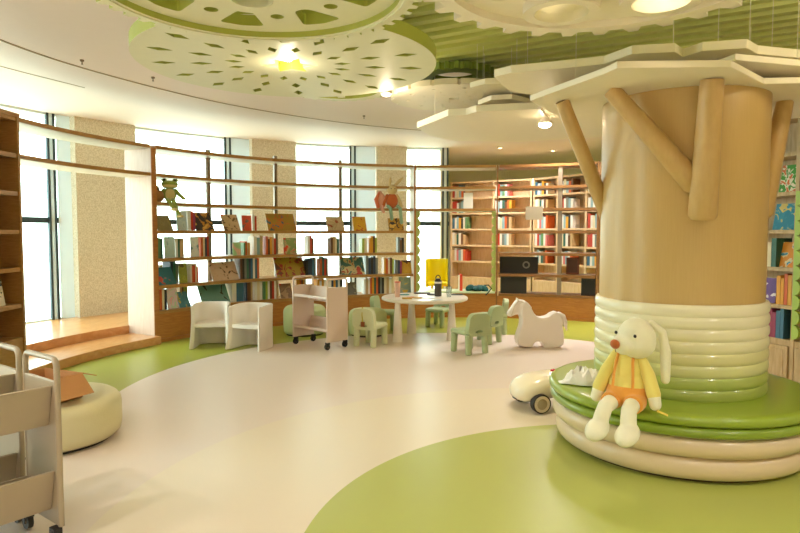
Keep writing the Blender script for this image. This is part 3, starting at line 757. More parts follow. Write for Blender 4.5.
for ci, (a, rz, xs, nm, yb) in enumerate(((a1, rz1, [0, .98, L1], 'left far maple bookcase', 0), (a2, rz2, [0, .62, 1.3, 1.98, L2], 'right far maple bookcase', 0))):
    for b in range(min(3, len(xs)-1)):
        for k in range(1, 6):
            if k == 5 and ci == 0 and b == 1: continue
            s_ = sets[(b*3+k*2+ci*4) % 7]
            nb = 7 if ci == 0 else 6
            case_books(a, rz, xs[b]+.035, xs[b+1]-.03, ZB[k], s_[:nb], 'in %s bay, %s, %s' % (bayn[b], RB_N[k], nm), 'books in the far maple bookcases', w=.045 if ci == 0 else .05)
# solid wall strip above; things on the bench top and behind the dark planks
def onr(px, r, z): 
    t = rad(px, r); return pol(t, r, z), t-PI/2
def boxthing(name, label, cat, px, r, z, dims, m, bevel=.004, extra=None):
    p, rz = onr(px, r, z+.001); t = thing(name, label, cat, p, rz)
    obj('body', MB().box((0, 0, dims[2]/2), dims), m, t, bevel=bevel, smooth=0)
    return t
M_blk = mat('dark_box', '#2c2824', .5)
t = boxthing('display_board', 'black board with a pale printed emblem standing on the third dark plank from bottom', 'board', 519, 4.72, ZS[5], (.62, .04, .27), M_blk)
obj('printed_emblem', MB().plate(circ(.06, 20), [circ(.035, 16)], 0, .002, M=Matrix.Translation((.12, -.022, .14)) @ Matrix.Rotation(PI/2, 4, 'X')), mat('emblem_white', '#8f8a80', .5), t)
t = boxthing('storage_box', 'black crate on the lowest dark plank beside the green scalloped edge', 'box', 514, 4.7, ZS[6], (.42, .3, .27), M_blk)
obj('crate_lid', MB().box((0, 0, .278), (.44, .32, .015)), M_black, t)
t = boxthing('wooden_frame', 'reddish brown framed panel standing on the dark plank right of the steel post', 'frame', 573, 4.72, ZS[5], (.2, .03, .27), mat('red_brown_wood', '#7a3e22', .4))
obj('frame_panel', MB().box((0, -.017, .135), (.15, .004, .21)), mat('frame_inner', '#5e3420', .4), t)
t = boxthing('storage_box', 'black speaker-like box at the right end of the lowest dark plank', 'box', 590, 4.7, ZS[6], (.22, .2, .27), M_blk)
obj('front_grille', MB().box((0, -.102, .135), (.18, .004, .22)), M_black, t)
p, rz = onr(534, 4.55, 1.79)
t = tag(obj('paper_sheet', MB().box((0, -.06, .01), (.27, .002, .21), rot=(.0, 0, 0)), mat('grey_beige_sheet', '#a89a80', .7), loc=(p.x, p.y, ZS[3]+.27), rot=(0, 0, rz)), 'grey beige notice sheet hanging from the dark plank near the steel post', 'notice')
p, rz = onr(468, 4.56, ZS[2]+.001)
tag(obj('paper_sheet', MB().box((0, 0, .13), (.15, .006, .26), rot=(-.12, 0, 0)), mat('blank_paper', '#f4f2ea', .6), loc=p, rot=(0, 0, rz)), 'blank white sheet standing on the third plank before the maple bookcase', 'notice')
# on the bench top
t = boxthing('book', 'orange red upright book standing alone on the pale green bench top', 'book', 461, 4.66, .43, (.045, .17, .27), mat('vivid_red_cover', '#d8401e', .4))
obj('page_block', MB().box((-.03, .0, .13), (.012, .16, .25)), M_page, t)
p, rz = onr(478, 4.62, .431)
mb = MB()
for k in range(9):
    a = k*.7; mb.ell((.14*math.cos(a)*(.4+.6*(k % 3)/2), .08*math.sin(a), .035+.012*(k % 2)), (.08, .05, .035+.01*(k % 3)), (0, .2*(k % 3), a))
me = soften(mb, 'cap', [mat('teal_cloth', '#14504c', .8)], .01, 4)
t = thing('cloth_bag', 'crumpled dark teal cloth bag lying on the pale green bench top', 'bag', p, rz)
obj('bag_body', me, None, t); obj('bag_strap', MB().tube([(.1, -.03, .09), (.17, -.06, .1), (.22, -.1, .05), (.16, -.15, -.02), (.12, -.16, -.06)], .01, 8), mat('teal_strap', '#1c3430', .7), t)
# yellow chair beyond the bench
yc = thing('yellow_armchair', 'bright yellow curved chair beyond the bench top, in front of the window', 'chair', (.66, 11.1, .16))
M_yel = mat('vivid_yellow', '#f4de00', .35, noise=.01)
obj('backrest', MB().arc(.17, .21, R_(15), R_(150), .26, .76, 20, c=(0, 0)), M_yel, yc, smooth=40, bevel=.01)
obj('backrest_wing', MB().arc(.17, .21, R_(158), R_(205), .26, .76, 8, c=(0, 0)), M_yel, yc, smooth=40, bevel=.01)
obj('seat', MB().lathe([(0, .3), (.17, .3), (.18, .32), (.18, .34), (.16, .36), (0, .36)], n=40), M_yel, yc)
for a in (45, 135, 225, 315): obj('leg', MB().tube([(.12*math.cos(R_(a)), .12*math.sin(R_(a)), .3), (.16*math.cos(R_(a)), .16*math.sin(R_(a)), 0)], [.02, .014], 12), M_yel, yc)

# ================================================================ RIGHT BOOKCASE
ZR = [2.48, 2.13, 1.77, 1.42, 1.07, .72, .40]
ra = Vector((3.02, 7.25, 0)); rb = Vector((4.55, 3.05, 0))
u_ = (rb-ra).normalized()
def s_at(px):                                   # distance along the case seen at a column
    k = (px-400)/F; return (k*ra.y-ra.x)/(u_.x-k*u_.y)
xv = s_at(795)
rc, ar, rzr, LR = straight_case('wheat_bookcase', 'tall pale oak bookcase behind the column at the right edge', (3.02, 7.25), (4.55, 3.05), [xv-1.6, xv-.8, xv, xv+.85, xv+1.7], ZR, .34, W_right)
for x in (xv-.4,):
    dr = obj('cabinet_door', MB().box((x, -.006, .19), (.74, .018, .31)), W_right, rc, smooth=0, bevel=.003)
    obj('door_field', MB().box((x, -.017, .19), (.66, .006, .24)), W_right, dr, smooth=0, bevel=.002)
dr = obj('cabinet_door', MB().box((xv+.42, -.006, .19), (.76, .018, .31)), W_right, rc, smooth=0, bevel=.003)
# green scalloped board on the next bay
sc = MB(); pts = [(0, .42)]
for k in range(10):
    for j in range(7):
        a = -PI/2+PI*j/6; pts.append((.02+.05*math.cos(a), .42+.135*(k+.5)+.066*math.sin(a)))
pts.append((0, 1.77))
Mr = Matrix(((1, 0, 0, xv+.02), (0, 0, -1, -.008), (0, 1, 0, 0), (0, 0, 0, 1)))
obj('scalloped_trim', MB().plate(pts, [], 0, .03, M=Mr), mat('scallop_lime', '#a8c454', .45), rc)
def rface(px0, px1, row, h, m, label, lean=12):
    s0, s1 = s_at(px0), s_at(px1); w = (s1-s0); p = ra+u_*((s0+s1)/2)+Vector((-u_.y, u_.x, 0))*.06; p.z = ZR[row]+.001
    o = obj('picture_book', face_mesh(m, w, h, None, lean), None, loc=p, rot=(0, 0, rzr)); return tag(o, label, 'book')
rface(772, 791, 2, .26, A('#4ea04a', '#e8e4d4', '#d87a4a', 12, 51), 'green and white picture cover on the upper row of the right-hand bookcase')
rface(767, 790, 3, .25, A('#2a8cb0', '#3a98b8', '#d8c878', 10, 52), 'blue picture cover below the green and white one in the right-hand bookcase')
rface(775, 793, 4, .24, A('#e89a38', '#f0dcb0', '#3a9ac0', 9, 53), 'orange and blue picture cover in the middle row of the right-hand bookcase')
rface(759, 772, 5, .24, A('#5a2c80', '#64348a', '#e8e0e8', 7, 54), 'purple cover with white lettering left of the yellow volumes', lean=6)
case_books(ra, rzr, s_at(764), s_at(775), ZR[4], ['cream', 'teal', 'pale blue'], 'left of the orange and blue cover in the right-hand bookcase', 'upright books in the right-hand bookcase', h=.25, w=.05)
case_books(ra, rzr, s_at(776), s_at(792), ZR[5], ['yellow', 'yellow', 'orange', 'yellow', 'yellow', 'brown'], 'in the yellow set of the right-hand bookcase', 'upright books in the right-hand bookcase', h=.27, w=.034)
case_books(ra, rzr, s_at(765), s_at(788), ZR[6], ['pink', 'plum', 'plum', 'blue', 'blue', 'green', 'green', 'black'], 'in the lowest row of the right-hand bookcase', 'upright books in the right-hand bookcase', h=.26, w=.036)

# ================================================================ TABLE, CHAIRS, POUFS
tb = thing('round_table', 'low round cream table on conical legs with things laid on top', 'table', (.33, 8.28, 0))
obj('tabletop', MB().lathe([(0, .495), (.55, .495), (.572, .505), (.576, .525), (.565, .54), (0, .54)], n=72), mat('table_cream', '#ece4d4', .3, noise=.01), tb, smooth=50)
for dx, dy in ((-.36, -.38), (-.17, .26), (.34, -.28)):
    obj('table_leg', MB().tube([(dx, dy, 0), (dx, dy, .02), (dx, dy, .496)], [.066, .066, .034], 28), M_white, tb, smooth=50)
# sage chair
def make_chair(label):
    t = thing('kid_chair', label, 'chair', (0, 0, 0))
    obj('seat', MB().box((0, -.02, .235), (.29, .28, .055)), M_kid, t, bevel=.024, seg=4)
    for sx in (-1, 1): obj('leg', MB().tube([(sx*.105, -.125, .22), (sx*.112, -.13, .0)], [.037, .034], 18, round_=False), M_kid, t, bevel=.01)
    for sx in (-1, 1): obj('leg', MB().tube([(sx*.11, .125, .22), (sx*.115, .14, .0)], [.037, .034], 18), M_kid, t, bevel=.01)
    out = rnd_poly([(-.15, .0), (.15, .0), (.135, .25), (-.135, .25)], .085, 6); slot = [(.052*math.cos(2*PI*i/20), .05+.018*math.sin(2*PI*i/20)) for i in range(20)]
    out[0:7] = [(-.15, 0)]; out = [(.15, 0)]+out[8:] if False else out
    Mx = Matrix.Translation((0, .14, .205)) @ Matrix.Rotation(R_(-6), 4, 'X') @ Matrix.Rotation(PI/2, 4, 'X')
    obj('backrest', MB().plate(out, [slot], -.03, .03, M=Mx), M_kid, t, bevel=.014, seg=3)
    return t
cg_ = 'sage green foam chairs around the round table'
ch0 = make_chair('sage chair seen from behind, nearest the camera at the right of the table'); ch0['group'] = cg_
def cpos(px, py): p = atz(px, py, 0); return (p.x, p.y, 0)
def place(o, px, py, deg): 
    p = cpos(px, py); o.location = p; o.rotation_euler = (0, 0, R_(deg)); return o
# local -y is where the chair faces
def chair(px, py, deg, label): return place(copy_tree(ch0, (0, 0, 0), 0, label, cg_), px, py, deg)
chair(484, 342, -128, 'sage chair second behind the nearest one, at the right of the table')
chair(493, 333, -95, 'sage chair seen edge-on nearest the rocking horse')
chair(439, 326, -30, 'sage chair facing the camera under the far right side of the table')
chair(386, 329, 75, 'sage chair at the far left of the table beside the green pouf')
cl = chair(371, 345, 152, 'pale lime chair with a slit back nearest the white cart')
place(ch0, 469, 352, -148)
for ch in list(bpy.data.objects):
    if ch.parent == cl:
        if True:
            ch.data = ch.data.copy(); ch.data.materials[0] = M_kidl
obj('hanging_tag', MB().box((0, .185, .27), (.05, .012, .06)), mat('tag_brown', '#8a4a20', .6), cl, bevel=.004)
obj('hanging_cord', MB().tube([(0, .182, .47), (.006, .19, .38), (0, .19, .30)], .006, 8), mat('cord_yellow', '#c8b83c', .6), cl)
for _c in [o for o in bpy.data.objects if o.name.startswith('kid_chair')]: _c.scale = (1.06, 1.06, 1.05)
# poufs
def pouf(label, p, r, h, m):
    t = thing('pouf', label, 'pouf', (p[0], p[1], 0))
    obj('foot_ring', MB().lathe([(r*.86, 0), (r*.86, .03), (.0, .03)], n=40).lathe([(0, 0), (r*.86, 0)], n=40), M_black, t)
    b = min(.09, h*.25)
    pr = [(0, .025), (r*.93, .025), (r*.985, .05), (r, .1), (r, h-b)]+[(r-b+b*math.cos(a), h-b+b*math.sin(a)) for a in (PI/8, PI/4, 3*PI/8, PI/2)]+[(r*.5, h+.004), (0, h+.006)]
    obj('cushion', MB().lathe(pr, n=72), m, t, smooth=60); return t
pouf('round lime pouf left of and behind the white book cart', (-1.31, 8.5), .29, .40, M_pouf)
pouf('round lime pouf between the white cart and the sage chairs', (-.44, 8.42), .26, .36, M_pouf)
pouf('large round beige pouf behind the grey carts with the cardboard box on it', (-2.37, 4.14), .45, .30, M_poufb)
# white armchairs
def armchair(label, p, deg):
    t = thing('white_armchair', label, 'chair', p, R_(deg))
    # U-shaped shell: opens towards -y, legs flare out at the front
    n = 40; vs = []; fs = []
    outl = []
    for i in range(n+1):
        u = i/n
        w_ = abs(2*u-1)
        if w_ > .55: x = .205; y = .03-(w_-.55)/.45*.22
        else: a = PI/2*(1-w_/.55); x = .205*math.cos(a)**.6; y = .03+.165*math.sin(a)**.75
        x *= 1 if u < .5 else -1
        outl.append((x, y))
    zs = [0, .1, .22, .33, .44, .53]
    for i, (x, y) in enumerate(outl):
        front = max(0, -y/.2)
        for j, z in enumerate(zs):
            q = z/.55; fl = 1+(.04+.12*front)*(1-q)**2+.05*q*q
            zt = z*(1-.03*front) if j == 5 else z
            for s in (1, 0):
                k = fl*(1 if s else 1-.036/.215-.03*(1-q))
                vs.append((x*k, y*k-(.03*front*(1-q)**2), zt))
    m = len(zs)
    def id_(i, j, s): return (i*m+j)*2+(0 if s else 1)
    for i in range(n):
        for j in range(m-1):
            fs.append((id_(i, j, 1), id_(i+1, j, 1), id_(i+1, j+1, 1), id_(i, j+1, 1)))
            fs.append((id_(i, j, 0), id_(i, j+1, 0), id_(i+1, j+1, 0), id_(i+1, j, 0)))
        for j in (0, m-1): fs.append((id_(i, j, 1), id_(i, j, 0), id_(i+1, j, 0), id_(i+1, j, 1)))
    for i in (0, n):
        for j in range(m-1): fs.append((id_(i, j, 1), id_(i, j+1, 1), id_(i, j+1, 0), id_(i, j, 0)))
    sh = MB().add(vs, fs)
    obj('shell', sh, M_white, t, smooth=50, bevel=.01)
    ft = [(x*.9, y*.9) for x, y in outl]
    obj('seat', MB().plate(ft, [], .255, .30), M_white, t, smooth=40, bevel=.012, seg=3)
    return t
armchair('white barrel armchair, left one of the pair before the bookshelf', (-2.31, 7.60, 0), 8)
armchair('white barrel armchair, right one of the pair, turned to the left', (-1.78, 7.48, 0), -20)

# ================================================================ BOOK CARTS
def make_cart(label, p, rz, m):
    # local x along the cart length, y across; the panels stand at x = 0 and x = Lc
    Lc, Wc, Z0, Z1 = .64, .34, .09, .84
    t = thing('book_cart', label, 'cart', p, rz)
    for x in (0, Lc):
        e = obj('end_panel', MB().box((x, Wc/2, (Z0+.7)/2+.02), (.018, Wc-.03, .7-Z0+.04)), m, t, bevel=.003, smooth=0)
        c = []; r = .035
        c.append((x, .014, Z0))
        c.append((x, .014, Z1-r))
        for k in range(1, 6): a = PI-PI/2*k/5; c.append((x, .014+r+r*math.cos(a), Z1-r+r*math.sin(a)))
        for k in range(0, 6): a = PI/2-PI/2*k/5; c.append((x, Wc-.014-r+r*math.cos(a), Z1-r+r*math.sin(a)))
        c.append((x, Wc-.014, Z0))
        obj('handle_frame', MB().tube(c, .013, 12), m, t, smooth=60)
    for z in (.60, .215):
        s_ = obj('sloped_shelf', MB().box((Lc/2, Wc*.36, z-.01), (Lc-.02, Wc*.66, .012), rot=(R_(-12), 0, 0)), m, t, smooth=0, bevel=.002)
        obj('back_rest_board', MB().box((Lc/2, Wc*.80, z+.03), (Lc-.02, .012, .19), rot=(R_(-14), 0, 0)), m, t, smooth=0, bevel=.002)
        obj('shelf_lip', MB().box((Lc/2, .018, z+.018), (Lc-.02, .01, .035)), m, t, smooth=0, bevel=.002)
    for x in (.02, Lc-.02):
        for y in (.03, Wc-.03):
            w = obj('caster', MB().tube([(x-.012, y, .038), (x+.012, y, .038)], .037, 20), M_black, t)
            obj('caster_fork', MB().box((x, y+.006, .075), (.036, .05, .03)).box((x-.018, y, .055), (.005, .03, .05)).box((x+.018, y, .055), (.005, .03, .05)), M_black, w, bevel=.002, smooth=0)
            obj('wheel_hub', MB().tube([(x-.0145, y, .038), (x+.0145, y, .038)], .014, 14), M_metal, w)
    return t
# white cart: right panel near corner (-.87,7.26); y axis = panel direction, x axis = towards left panel
def cart_at(label, corner, pdir, m, flip=False):
    pdir = Vector(pdir).normalized(); rz = math.atan2(pdir.y, pdir.x)-PI/2
    return make_cart(label, (corner[0], corner[1], 0), rz, m), rz
# for the white cart the local x (length) must run to the left and away, so its y runs from right to left panel edge
wc = make_cart('white two-shelf book cart standing before the poufs', (0, 0, 0), 0, M_cart)
ax = Vector((-.48, .44)).normalized(); wid = Vector((.248, .24)).normalized()
# x axis = ax*-1 from left panel to right panel; y = wid
wc.rotation_euler = (0, 0, math.atan2(-ax.y, -ax.x)); wc.location = (-.868+ax.x*.64, 7.28+ax.y*.64, 0)
gc = make_cart('grey-beige book cart in the left foreground, seen from its back, nearest the camera', (0, 0, 0), 0, M_cartg)
# its panel at x=0 stands at the right; back boards look at the camera
axd = Vector((-.6, -.8)); wd = Vector((-.8, .6))
near = Vector((-1.50, 2.70)); 
# local x -> axd reversed so that local y points to the camera side
gc.rotation_euler = (0, 0, math.atan2(-axd.y, -axd.x)); far = near+wd*.34
# local +y = rotate(local x) by 90deg
xx = Vector((.6, .8)); yy = Vector((-.8, .6))
gc.location = (near.x-xx.x*.64, near.y-xx.y*.64, 0)
# mirror the shelves: local y=0 is the open side, so turn the cart half round
gc.rotation_euler = (0, 0, math.atan2(-xx.y, -xx.x)); gc.location = (near.x+yy.x*.34, near.y+yy.y*.34, 0)
g2 = copy_tree(gc, (gc.location.x+yy.x*.385, gc.location.y+yy.y*.385, 0), gc.rotation_euler.z, 'grey-beige book cart just behind the nearest cart, its handle cut by the left edge')

# cardboard box on the beige pouf
M_card = mat('cardboard', '#c08a56', .8, noise=.03, bump=.1)
bx = thing('cardboard_box', 'open brown cardboard box with flaps tipped on the beige pouf', 'box', (-2.33, 4.02, .308), R_(-24))
s_ = .36; hh = .16
b_ = MB().box((0, 0, .004), (s_, .28, .008)).box((-s_/2, 0, hh/2), (.006, .28, hh)).box((s_/2, 0, hh/2), (.006, .28, hh)).box((0, -.14, hh/2), (s_, .006, hh)).box((0, .14, hh/2), (s_, .006, hh))
obj('box_body', b_, M_card, bx, smooth=0)
obj('flap', MB().box((0, -.06, 0), (s_, .12, .005)), M_card, bx, smooth=0, loc=(0, -.143, hh), rot=(R_(30), 0, 0))
obj('flap', MB().box((0, .06, 0), (s_, .12, .005)), M_card, bx, smooth=0, loc=(0, .143, hh), rot=(R_(-20), 0, 0))
obj('flap', MB().box((.08, 0, 0), (.16, .28, .005)), M_card, bx, smooth=0, loc=(s_/2+.003, 0, hh), rot=(0, R_(48), 0))
obj('flap', MB().box((-.08, 0, 0), (.16, .28, .005)), M_card, bx, smooth=0, loc=(-s_/2-.003, 0, hh), rot=(0, R_(-20), 0))

# ================================================================ ROCKING HORSE
def horse():
    k = .00224
    outl = [(480, 138), (488, 160), (485, 200), (470, 240), (463, 272), (470, 302), (500, 312), (545, 316), (555, 292), (570, 284), (595, 284), (608, 300), (614, 318), (660, 320), (702, 312), (719, 296), (720, 260), (714, 215), (712, 165), (700, 134), (680, 124), (655, 133), (635, 148), (605, 155), (575, 151), (555, 132), (542, 108), (522, 80), (500, 66), (484, 90)]
    pts = [((x-590)*k, (318-y)*k) for x, y in outl]
    M = Matrix(((1, 0, 0, 0), (0, 0, -1, 0), (0, 1, 0, 0), (0, 0, 0, 1)))
    hd = [(480, 60), (465, 62), (452, 76), (438, 98), (424, 116), (414, 132), (417, 146), (430, 151), (440, 146), (462, 138), (484, 140), (500, 160), (540, 150), (540, 105), (518, 76), (498, 62)]
    hp = [((x-590)*k, (318-y)*k) for x, y in hd]
    body = MB().plate(pts, [], -.085, .085, M=M).plate(hp, [], -.05, .05, M=M)
    # arch between the two side skirts
    t = thing('rocking_horse', 'white moulded plastic toy horse standing on the floor, head to the left', 'toy horse', (1.69, 7.52, 0), R_(4))
    obj('body', soften(body, 'body', [M_white], .009, 14), None, t, loc=(0, 0, .003))
    def pc(x, y, yy=0): return ((x-590)*k, yy, (318-y)*k)
    obj('tail', soften(MB().tube([pc(698, 138), pc(722, 152), pc(736, 190), pc(744, 228)], [.03, .036, .03, .01], 14, round_=True), 'tail', [M_white], .008, 3), None, t)
    obj('mane', soften(MB().tube([pc(478, 62), pc(500, 68), pc(524, 84), pc(544, 104)], [.014, .022, .022, .014], 12, round_=True), 'mane', [M_white], .006, 3), None, t)
    for yy in (-.03, .03): obj('ear', MB().tube([pc(472, 68, yy), pc(469, 56, yy), pc(467, 48, yy*1.1)], [.014, .011, .003], 10), M_white, t)
    obj('bridle', MB().tube([pc(470, 62, -.064), pc(448, 90, -.064), pc(432, 142, -.060)], .006, 8).tube([pc(470, 62, -.064), pc(500, 72, -.066), pc(536, 96, -.05)], .006, 8), mat('bridle_beige', '#d8ccb8', .5), t)
    return t
horse()

# ================================================================ TOY CAR
cr = thing('toy_car', 'cream retro ride-on toy car half hidden behind the round bench', 'toy car', (1.33, 4.985, 0), math.atan2(-.24, -.97))
# local +x points to the nose
def car():
    mb = MB(); L_ = [(-.46, .10, .16, .03), (-.40, .15, .18, .07), (-.25, .175, .19, .095), (-.05, .18, .19, .10), (.12, .18, .185, .098), (.22, .195, .172, .102), (.32, .195, .158, .098), (.39, .17, .145, .08), (.43, .12, .135, .055), (.448, .05, .13, .02)]
    vs = []; fs = []; n = 20
    for x, w, zc, hz in L_:
        for k in range(n):
            a = 2*PI*k/n; cz = math.sin(a); vs.append((x, w*.9*math.copysign(abs(math.cos(a))**.7, math.cos(a)), zc+hz*math.copysign(abs(cz)**.8, cz)))
    for i in range(len(L_)-1):
        for k in range(n): fs.append((i*n+k, i*n+(k+1) % n, (i+1)*n+(k+1) % n, (i+1)*n+k))
    fs.append(tuple(range(n))[::-1]); fs.append(tuple((len(L_)-1)*n+k for k in range(n)))
    mb.add(vs, fs)
    M_car = mat('toy_car_cream', '#ece2c8', .25, noise=.01, coat=.4)
    obj('body', mb, M_car, cr, smooth=60)
    M_tire = mat('tyre_black', '#241f1c', .6); M_ww = mat('whitewall', '#d8ccb0', .5)
    for x in (.295, -.27):
        for sy in (-1, 1):
            if x < 0: f = obj('fender', MB().ell((x-.02, sy*.135, .145), (.115, .045, .08), n=20), M_car, cr, smooth=80)
            w = obj('wheel', MB().tube([(x, sy*.15, .076), (x, sy*.205, .076)], .075, 28), M_tire, cr, smooth=40)
            obj('whitewall_ring', MB().tube([(x, sy*.204, .076), (x, sy*.208, .076)], .064, 28), M_ww, w)
            obj('hub_cap', MB().tube([(x, sy*.206, .076), (x, sy*.216, .076)], [.045, .03], 24), mat('hubcap', '#a89c80', .3, .6), w)
    obj('front_grille', MB().box((.415, 0, .09), (.04, .08, .03)), M_black, cr, bevel=.005)
    obj('tail_light', MB().ell((-.40, .1, .25), (.02, .02, .016), n=10), mat('red_glass', '#c82a3a', .2), cr)
    obj('hood_ornament', MB().ell((.10, 0, .285), (.025, .014, .014), n=12), mat('red_glass', '#c82a3a', .2), cr)
    obj('steering_wheel', MB().tube([(-.25+.02*math.sin(q), .055*math.cos(q), .30+.025*math.sin(q)) for q in [2*PI*i/20 for i in range(21)]], .007, 8), M_black, cr)
    obj('steering_column', MB().tube([(-.25, 0, .30), (-.15, 0, .24)], .008, 8), M_metal, cr)
    obj('seat_opening', MB().plate(rnd_poly([(-.34, -.1), (-.1, -.1), (-.1, .1), (-.34, .1)], .04), [], .268, .276), M_black, cr)
car()

# ================================================================ THINGS ON THE TABLE
TZ = .541
def tp(px, py, z=TZ): p = atz(px, py, z); return p
def onT(name, label, cat, px, py): p = tp(px, py); return thing(name, label, cat, (p.x, p.y, TZ))
t = onT('drink_bottle', 'dark grey bottle with a pale band and loop handle at the back of the table', 'bottle', 438, 296)
obj('bottle_body', MB().lathe([(0, 0), (.045, 0), (.048, .01), (.048, .17), (.0, .17)], n=28), mat('bottle_grey', '#4c4640', .4), t)
obj('pale_band', MB().lathe([(.0485, .17), (.0485, .195), (0, .195)], n=28), M_white, t)
obj('bottle_cap', MB().lathe([(.046, .195), (.046, .205), (.03, .235), (.0, .24)], n=28), M_black, t)
obj('loop_handle', MB().tube([(.03*math.cos(a), 0, .235+.045*math.sin(a)) for a in [PI*i/10 for i in range(11)]], .007, 8), M_black, t)
t = onT('plastic_cup', 'clear plastic cup near the right side of the table', 'cup', 449, 297)
obj('cup_wall', MB().lathe([(0, 0), (.03, 0), (.042, .13), (.039, .13), (.028, .006), (0, .006)], n=24), glassmat('clear_plastic', '#eef4f4', .25), t)
obj('cup_lid', MB().lathe([(.044, .13), (.044, .138), (.0, .142)], n=24), glassmat('clear_plastic', '#eef4f4', .25), t)
t = onT('tumbler', 'pink tumbler with a red rim on the left side of the table', 'tumbler', 397.5, 297)
obj('tumbler_body', MB().lathe([(0, 0), (.033, 0), (.04, .2), (0, .2)], n=24), mat('pink_plastic', '#e2b8a4', .4), t)
obj('red_rim', MB().lathe([(.0405, .195), (.0405, .205), (.0, .207)], n=24), mat('rim_red', '#d8503c', .4), t)
flat = [(407, 299, .12, .07, '#d0a850', 'tan box of crayons lying at the table front', 'crayon_box', .02, 5), (417, 298, .13, .09, '#e0b878', 'peach notebook lying at the table front', 'notebook', .012, -8), (404, 295, .13, .08, '#3f8c84', 'teal picture book lying left on the table', 'picture_book', .01, 20),
        (422, 293.5, .22, .10, '#4a3038', 'dark plum folder lying at the back of the table', 'folder', .012, 5), (457, 295, .15, .07, '#28262a', 'black phone at the right side of the table', 'phone', .01, 0), (428, 298, .2, .1, '#e8ece8', 'white paper sheet lying at the middle of the table', 'paper_sheet', .003, -20),
        (436, 300, .16, .1, '#dfe6e4', 'pale paper sheet hanging near the front edge of the table', 'paper_sheet', .003, 15), (431, 295, .1, .035, '#35353c', 'dark pencil case lying in the middle of the table', 'pencil_case', .02, -25)]
for px, py, w, d, c, lab, nm, h, dg in flat:
    p = tp(px, py); o = tag(obj(nm, MB().box((0, 0, h/2), (w, d, h)), mat('flat_'+c.strip('#'), c, .5), loc=(p.x, p.y, TZ+.001), rot=(0, 0, R_(dg)), smooth=0, bevel=.001), lab, nm.replace('_', ' '))
p = tp(409, 297.5); tag(obj('marker_pen', MB().tube([(-.05, 0, .008), (.05, 0, .008)], .008, 10), mat('marker_red', '#d83a2c', .4), loc=(p.x+.02, p.y-.06, TZ), rot=(0, 0, .4)), 'small red marker pen lying near the front of the table', 'pen')

# ================================================================ PLUSH TOYS
def fuzz(n, c): return mat(n, c, .9, noise=.02, bump=.25, bscale=250, sheen=.3)
def plush(mb, name, m, parent, v=.006, it=5): return obj(name, soften(mb, name, [m], v, it), None, parent)
F_cream = fuzz('plush_cream', '#eeead0'); F_yel = fuzz('plush_yellow', '#ecdc7a'); F_or = fuzz('plush_orange', '#e8a044')
bpos = aty(627, 404, 3.50)
bu = thing('rabbit_plush', 'cream plush rabbit in yellow sweater and orange shorts sitting on the round bench', 'plush toy', (bpos.x, 3.50, .405), R_(-36))
# local -y faces forward; sits with the legs hanging over the front
plush(MB().ell((0, 0, .22), (.082, .07, .13)).ell((0, 0, .13), (.105, .085, .09)).tube([(0, 0, .3), (0, 0, .36)], .045, 16), 'sweater_body', F_yel, bu)
plush(MB().ell((0, -.003, .085), (.118, .098, .082)).tube([(-.06, -.03, .05), (-.065, -.12, .045)], [.06, .052], 16).tube([(.06, -.03, .05), (.065, -.12, .045)], [.06, .052], 16), 'shorts', F_or, bu)
for sx in (-1, 1):
    obj('strap', MB().tube([(sx*.055, -.092, .13), (sx*.052, -.083, .2), (sx*.045, -.066, .27), (sx*.04, -.03, .325), (sx*.04, .04, .33)], .008, 10), F_or, bu)
    plush(MB().tube([(sx*.062, 0, .30), (sx*.115, -.01, .2), (sx*.15, -.03, .10)], [.03, .037, .04], 16, round_=True), 'sleeve', F_yel, bu)
    plush(MB().tube([(sx*.150, -.03, .105), (sx*.163, -.04, .045)], [.036, .033], 16, round_=True), 'hand', F_cream, bu)
    plush(MB().tube([(sx*.058, -.11, .042), (sx*.064, -.19, .032), (sx*.072, -.225, -.02), (sx*.076, -.235, -.06)], [.045, .042, .043, .044], 16, round_=True).ell((sx*.080, -.27, -.075), (.062, .10, .048), (.3, 0, 0)), 'leg', F_cream, bu)
hm = MB().ell((0, -.01, .425), (.10, .095, .102)).ell((-.02, -.085, .405), (.06, .05, .055)).ell((0, 0, .40), (.095, .085, .08))
hd = plush(hm, 'head', F_cream, bu, .007, 6)
hd.rotation_euler = (R_(5), 0, R_(-22)); hd.scale = (1.06, 1.06, 1.12); hd.location = (.07, .02, -.07)
obj('nose', MB().ell((-.03, -.142, .413), (.028, .018, .024), n=18), fuzz('plush_nose', '#b8622a'), hd)
for x, y, z in ((-.075, -.075, .455), (.055, -.090, .455)): obj('eye', MB().ell((x, y, z), (.009, .006, .009), n=12), M_black, hd)
for sx in (-1, 1):
    plush(MB().tube([(sx*.05, .05, .50), (sx*.085, .09, .45), (sx*.095, .10, .34), (sx*.095, .09, .21)], [.016, .022, .028, .024], 14, round_=True), 'ear', F_cream, hd)
obj('cloth_label', MB().box((.205, -.06, .012), (.06, .025, .004), rot=(.1, .35, .3)), mat('label_yellow', '#e8d060', .6), bu)
obj('mouth', MB().tube([(-.03, -.141, .39), (-.03, -.138, .372)], .002, 6), mat('stitch', '#a08868', .8), hd)
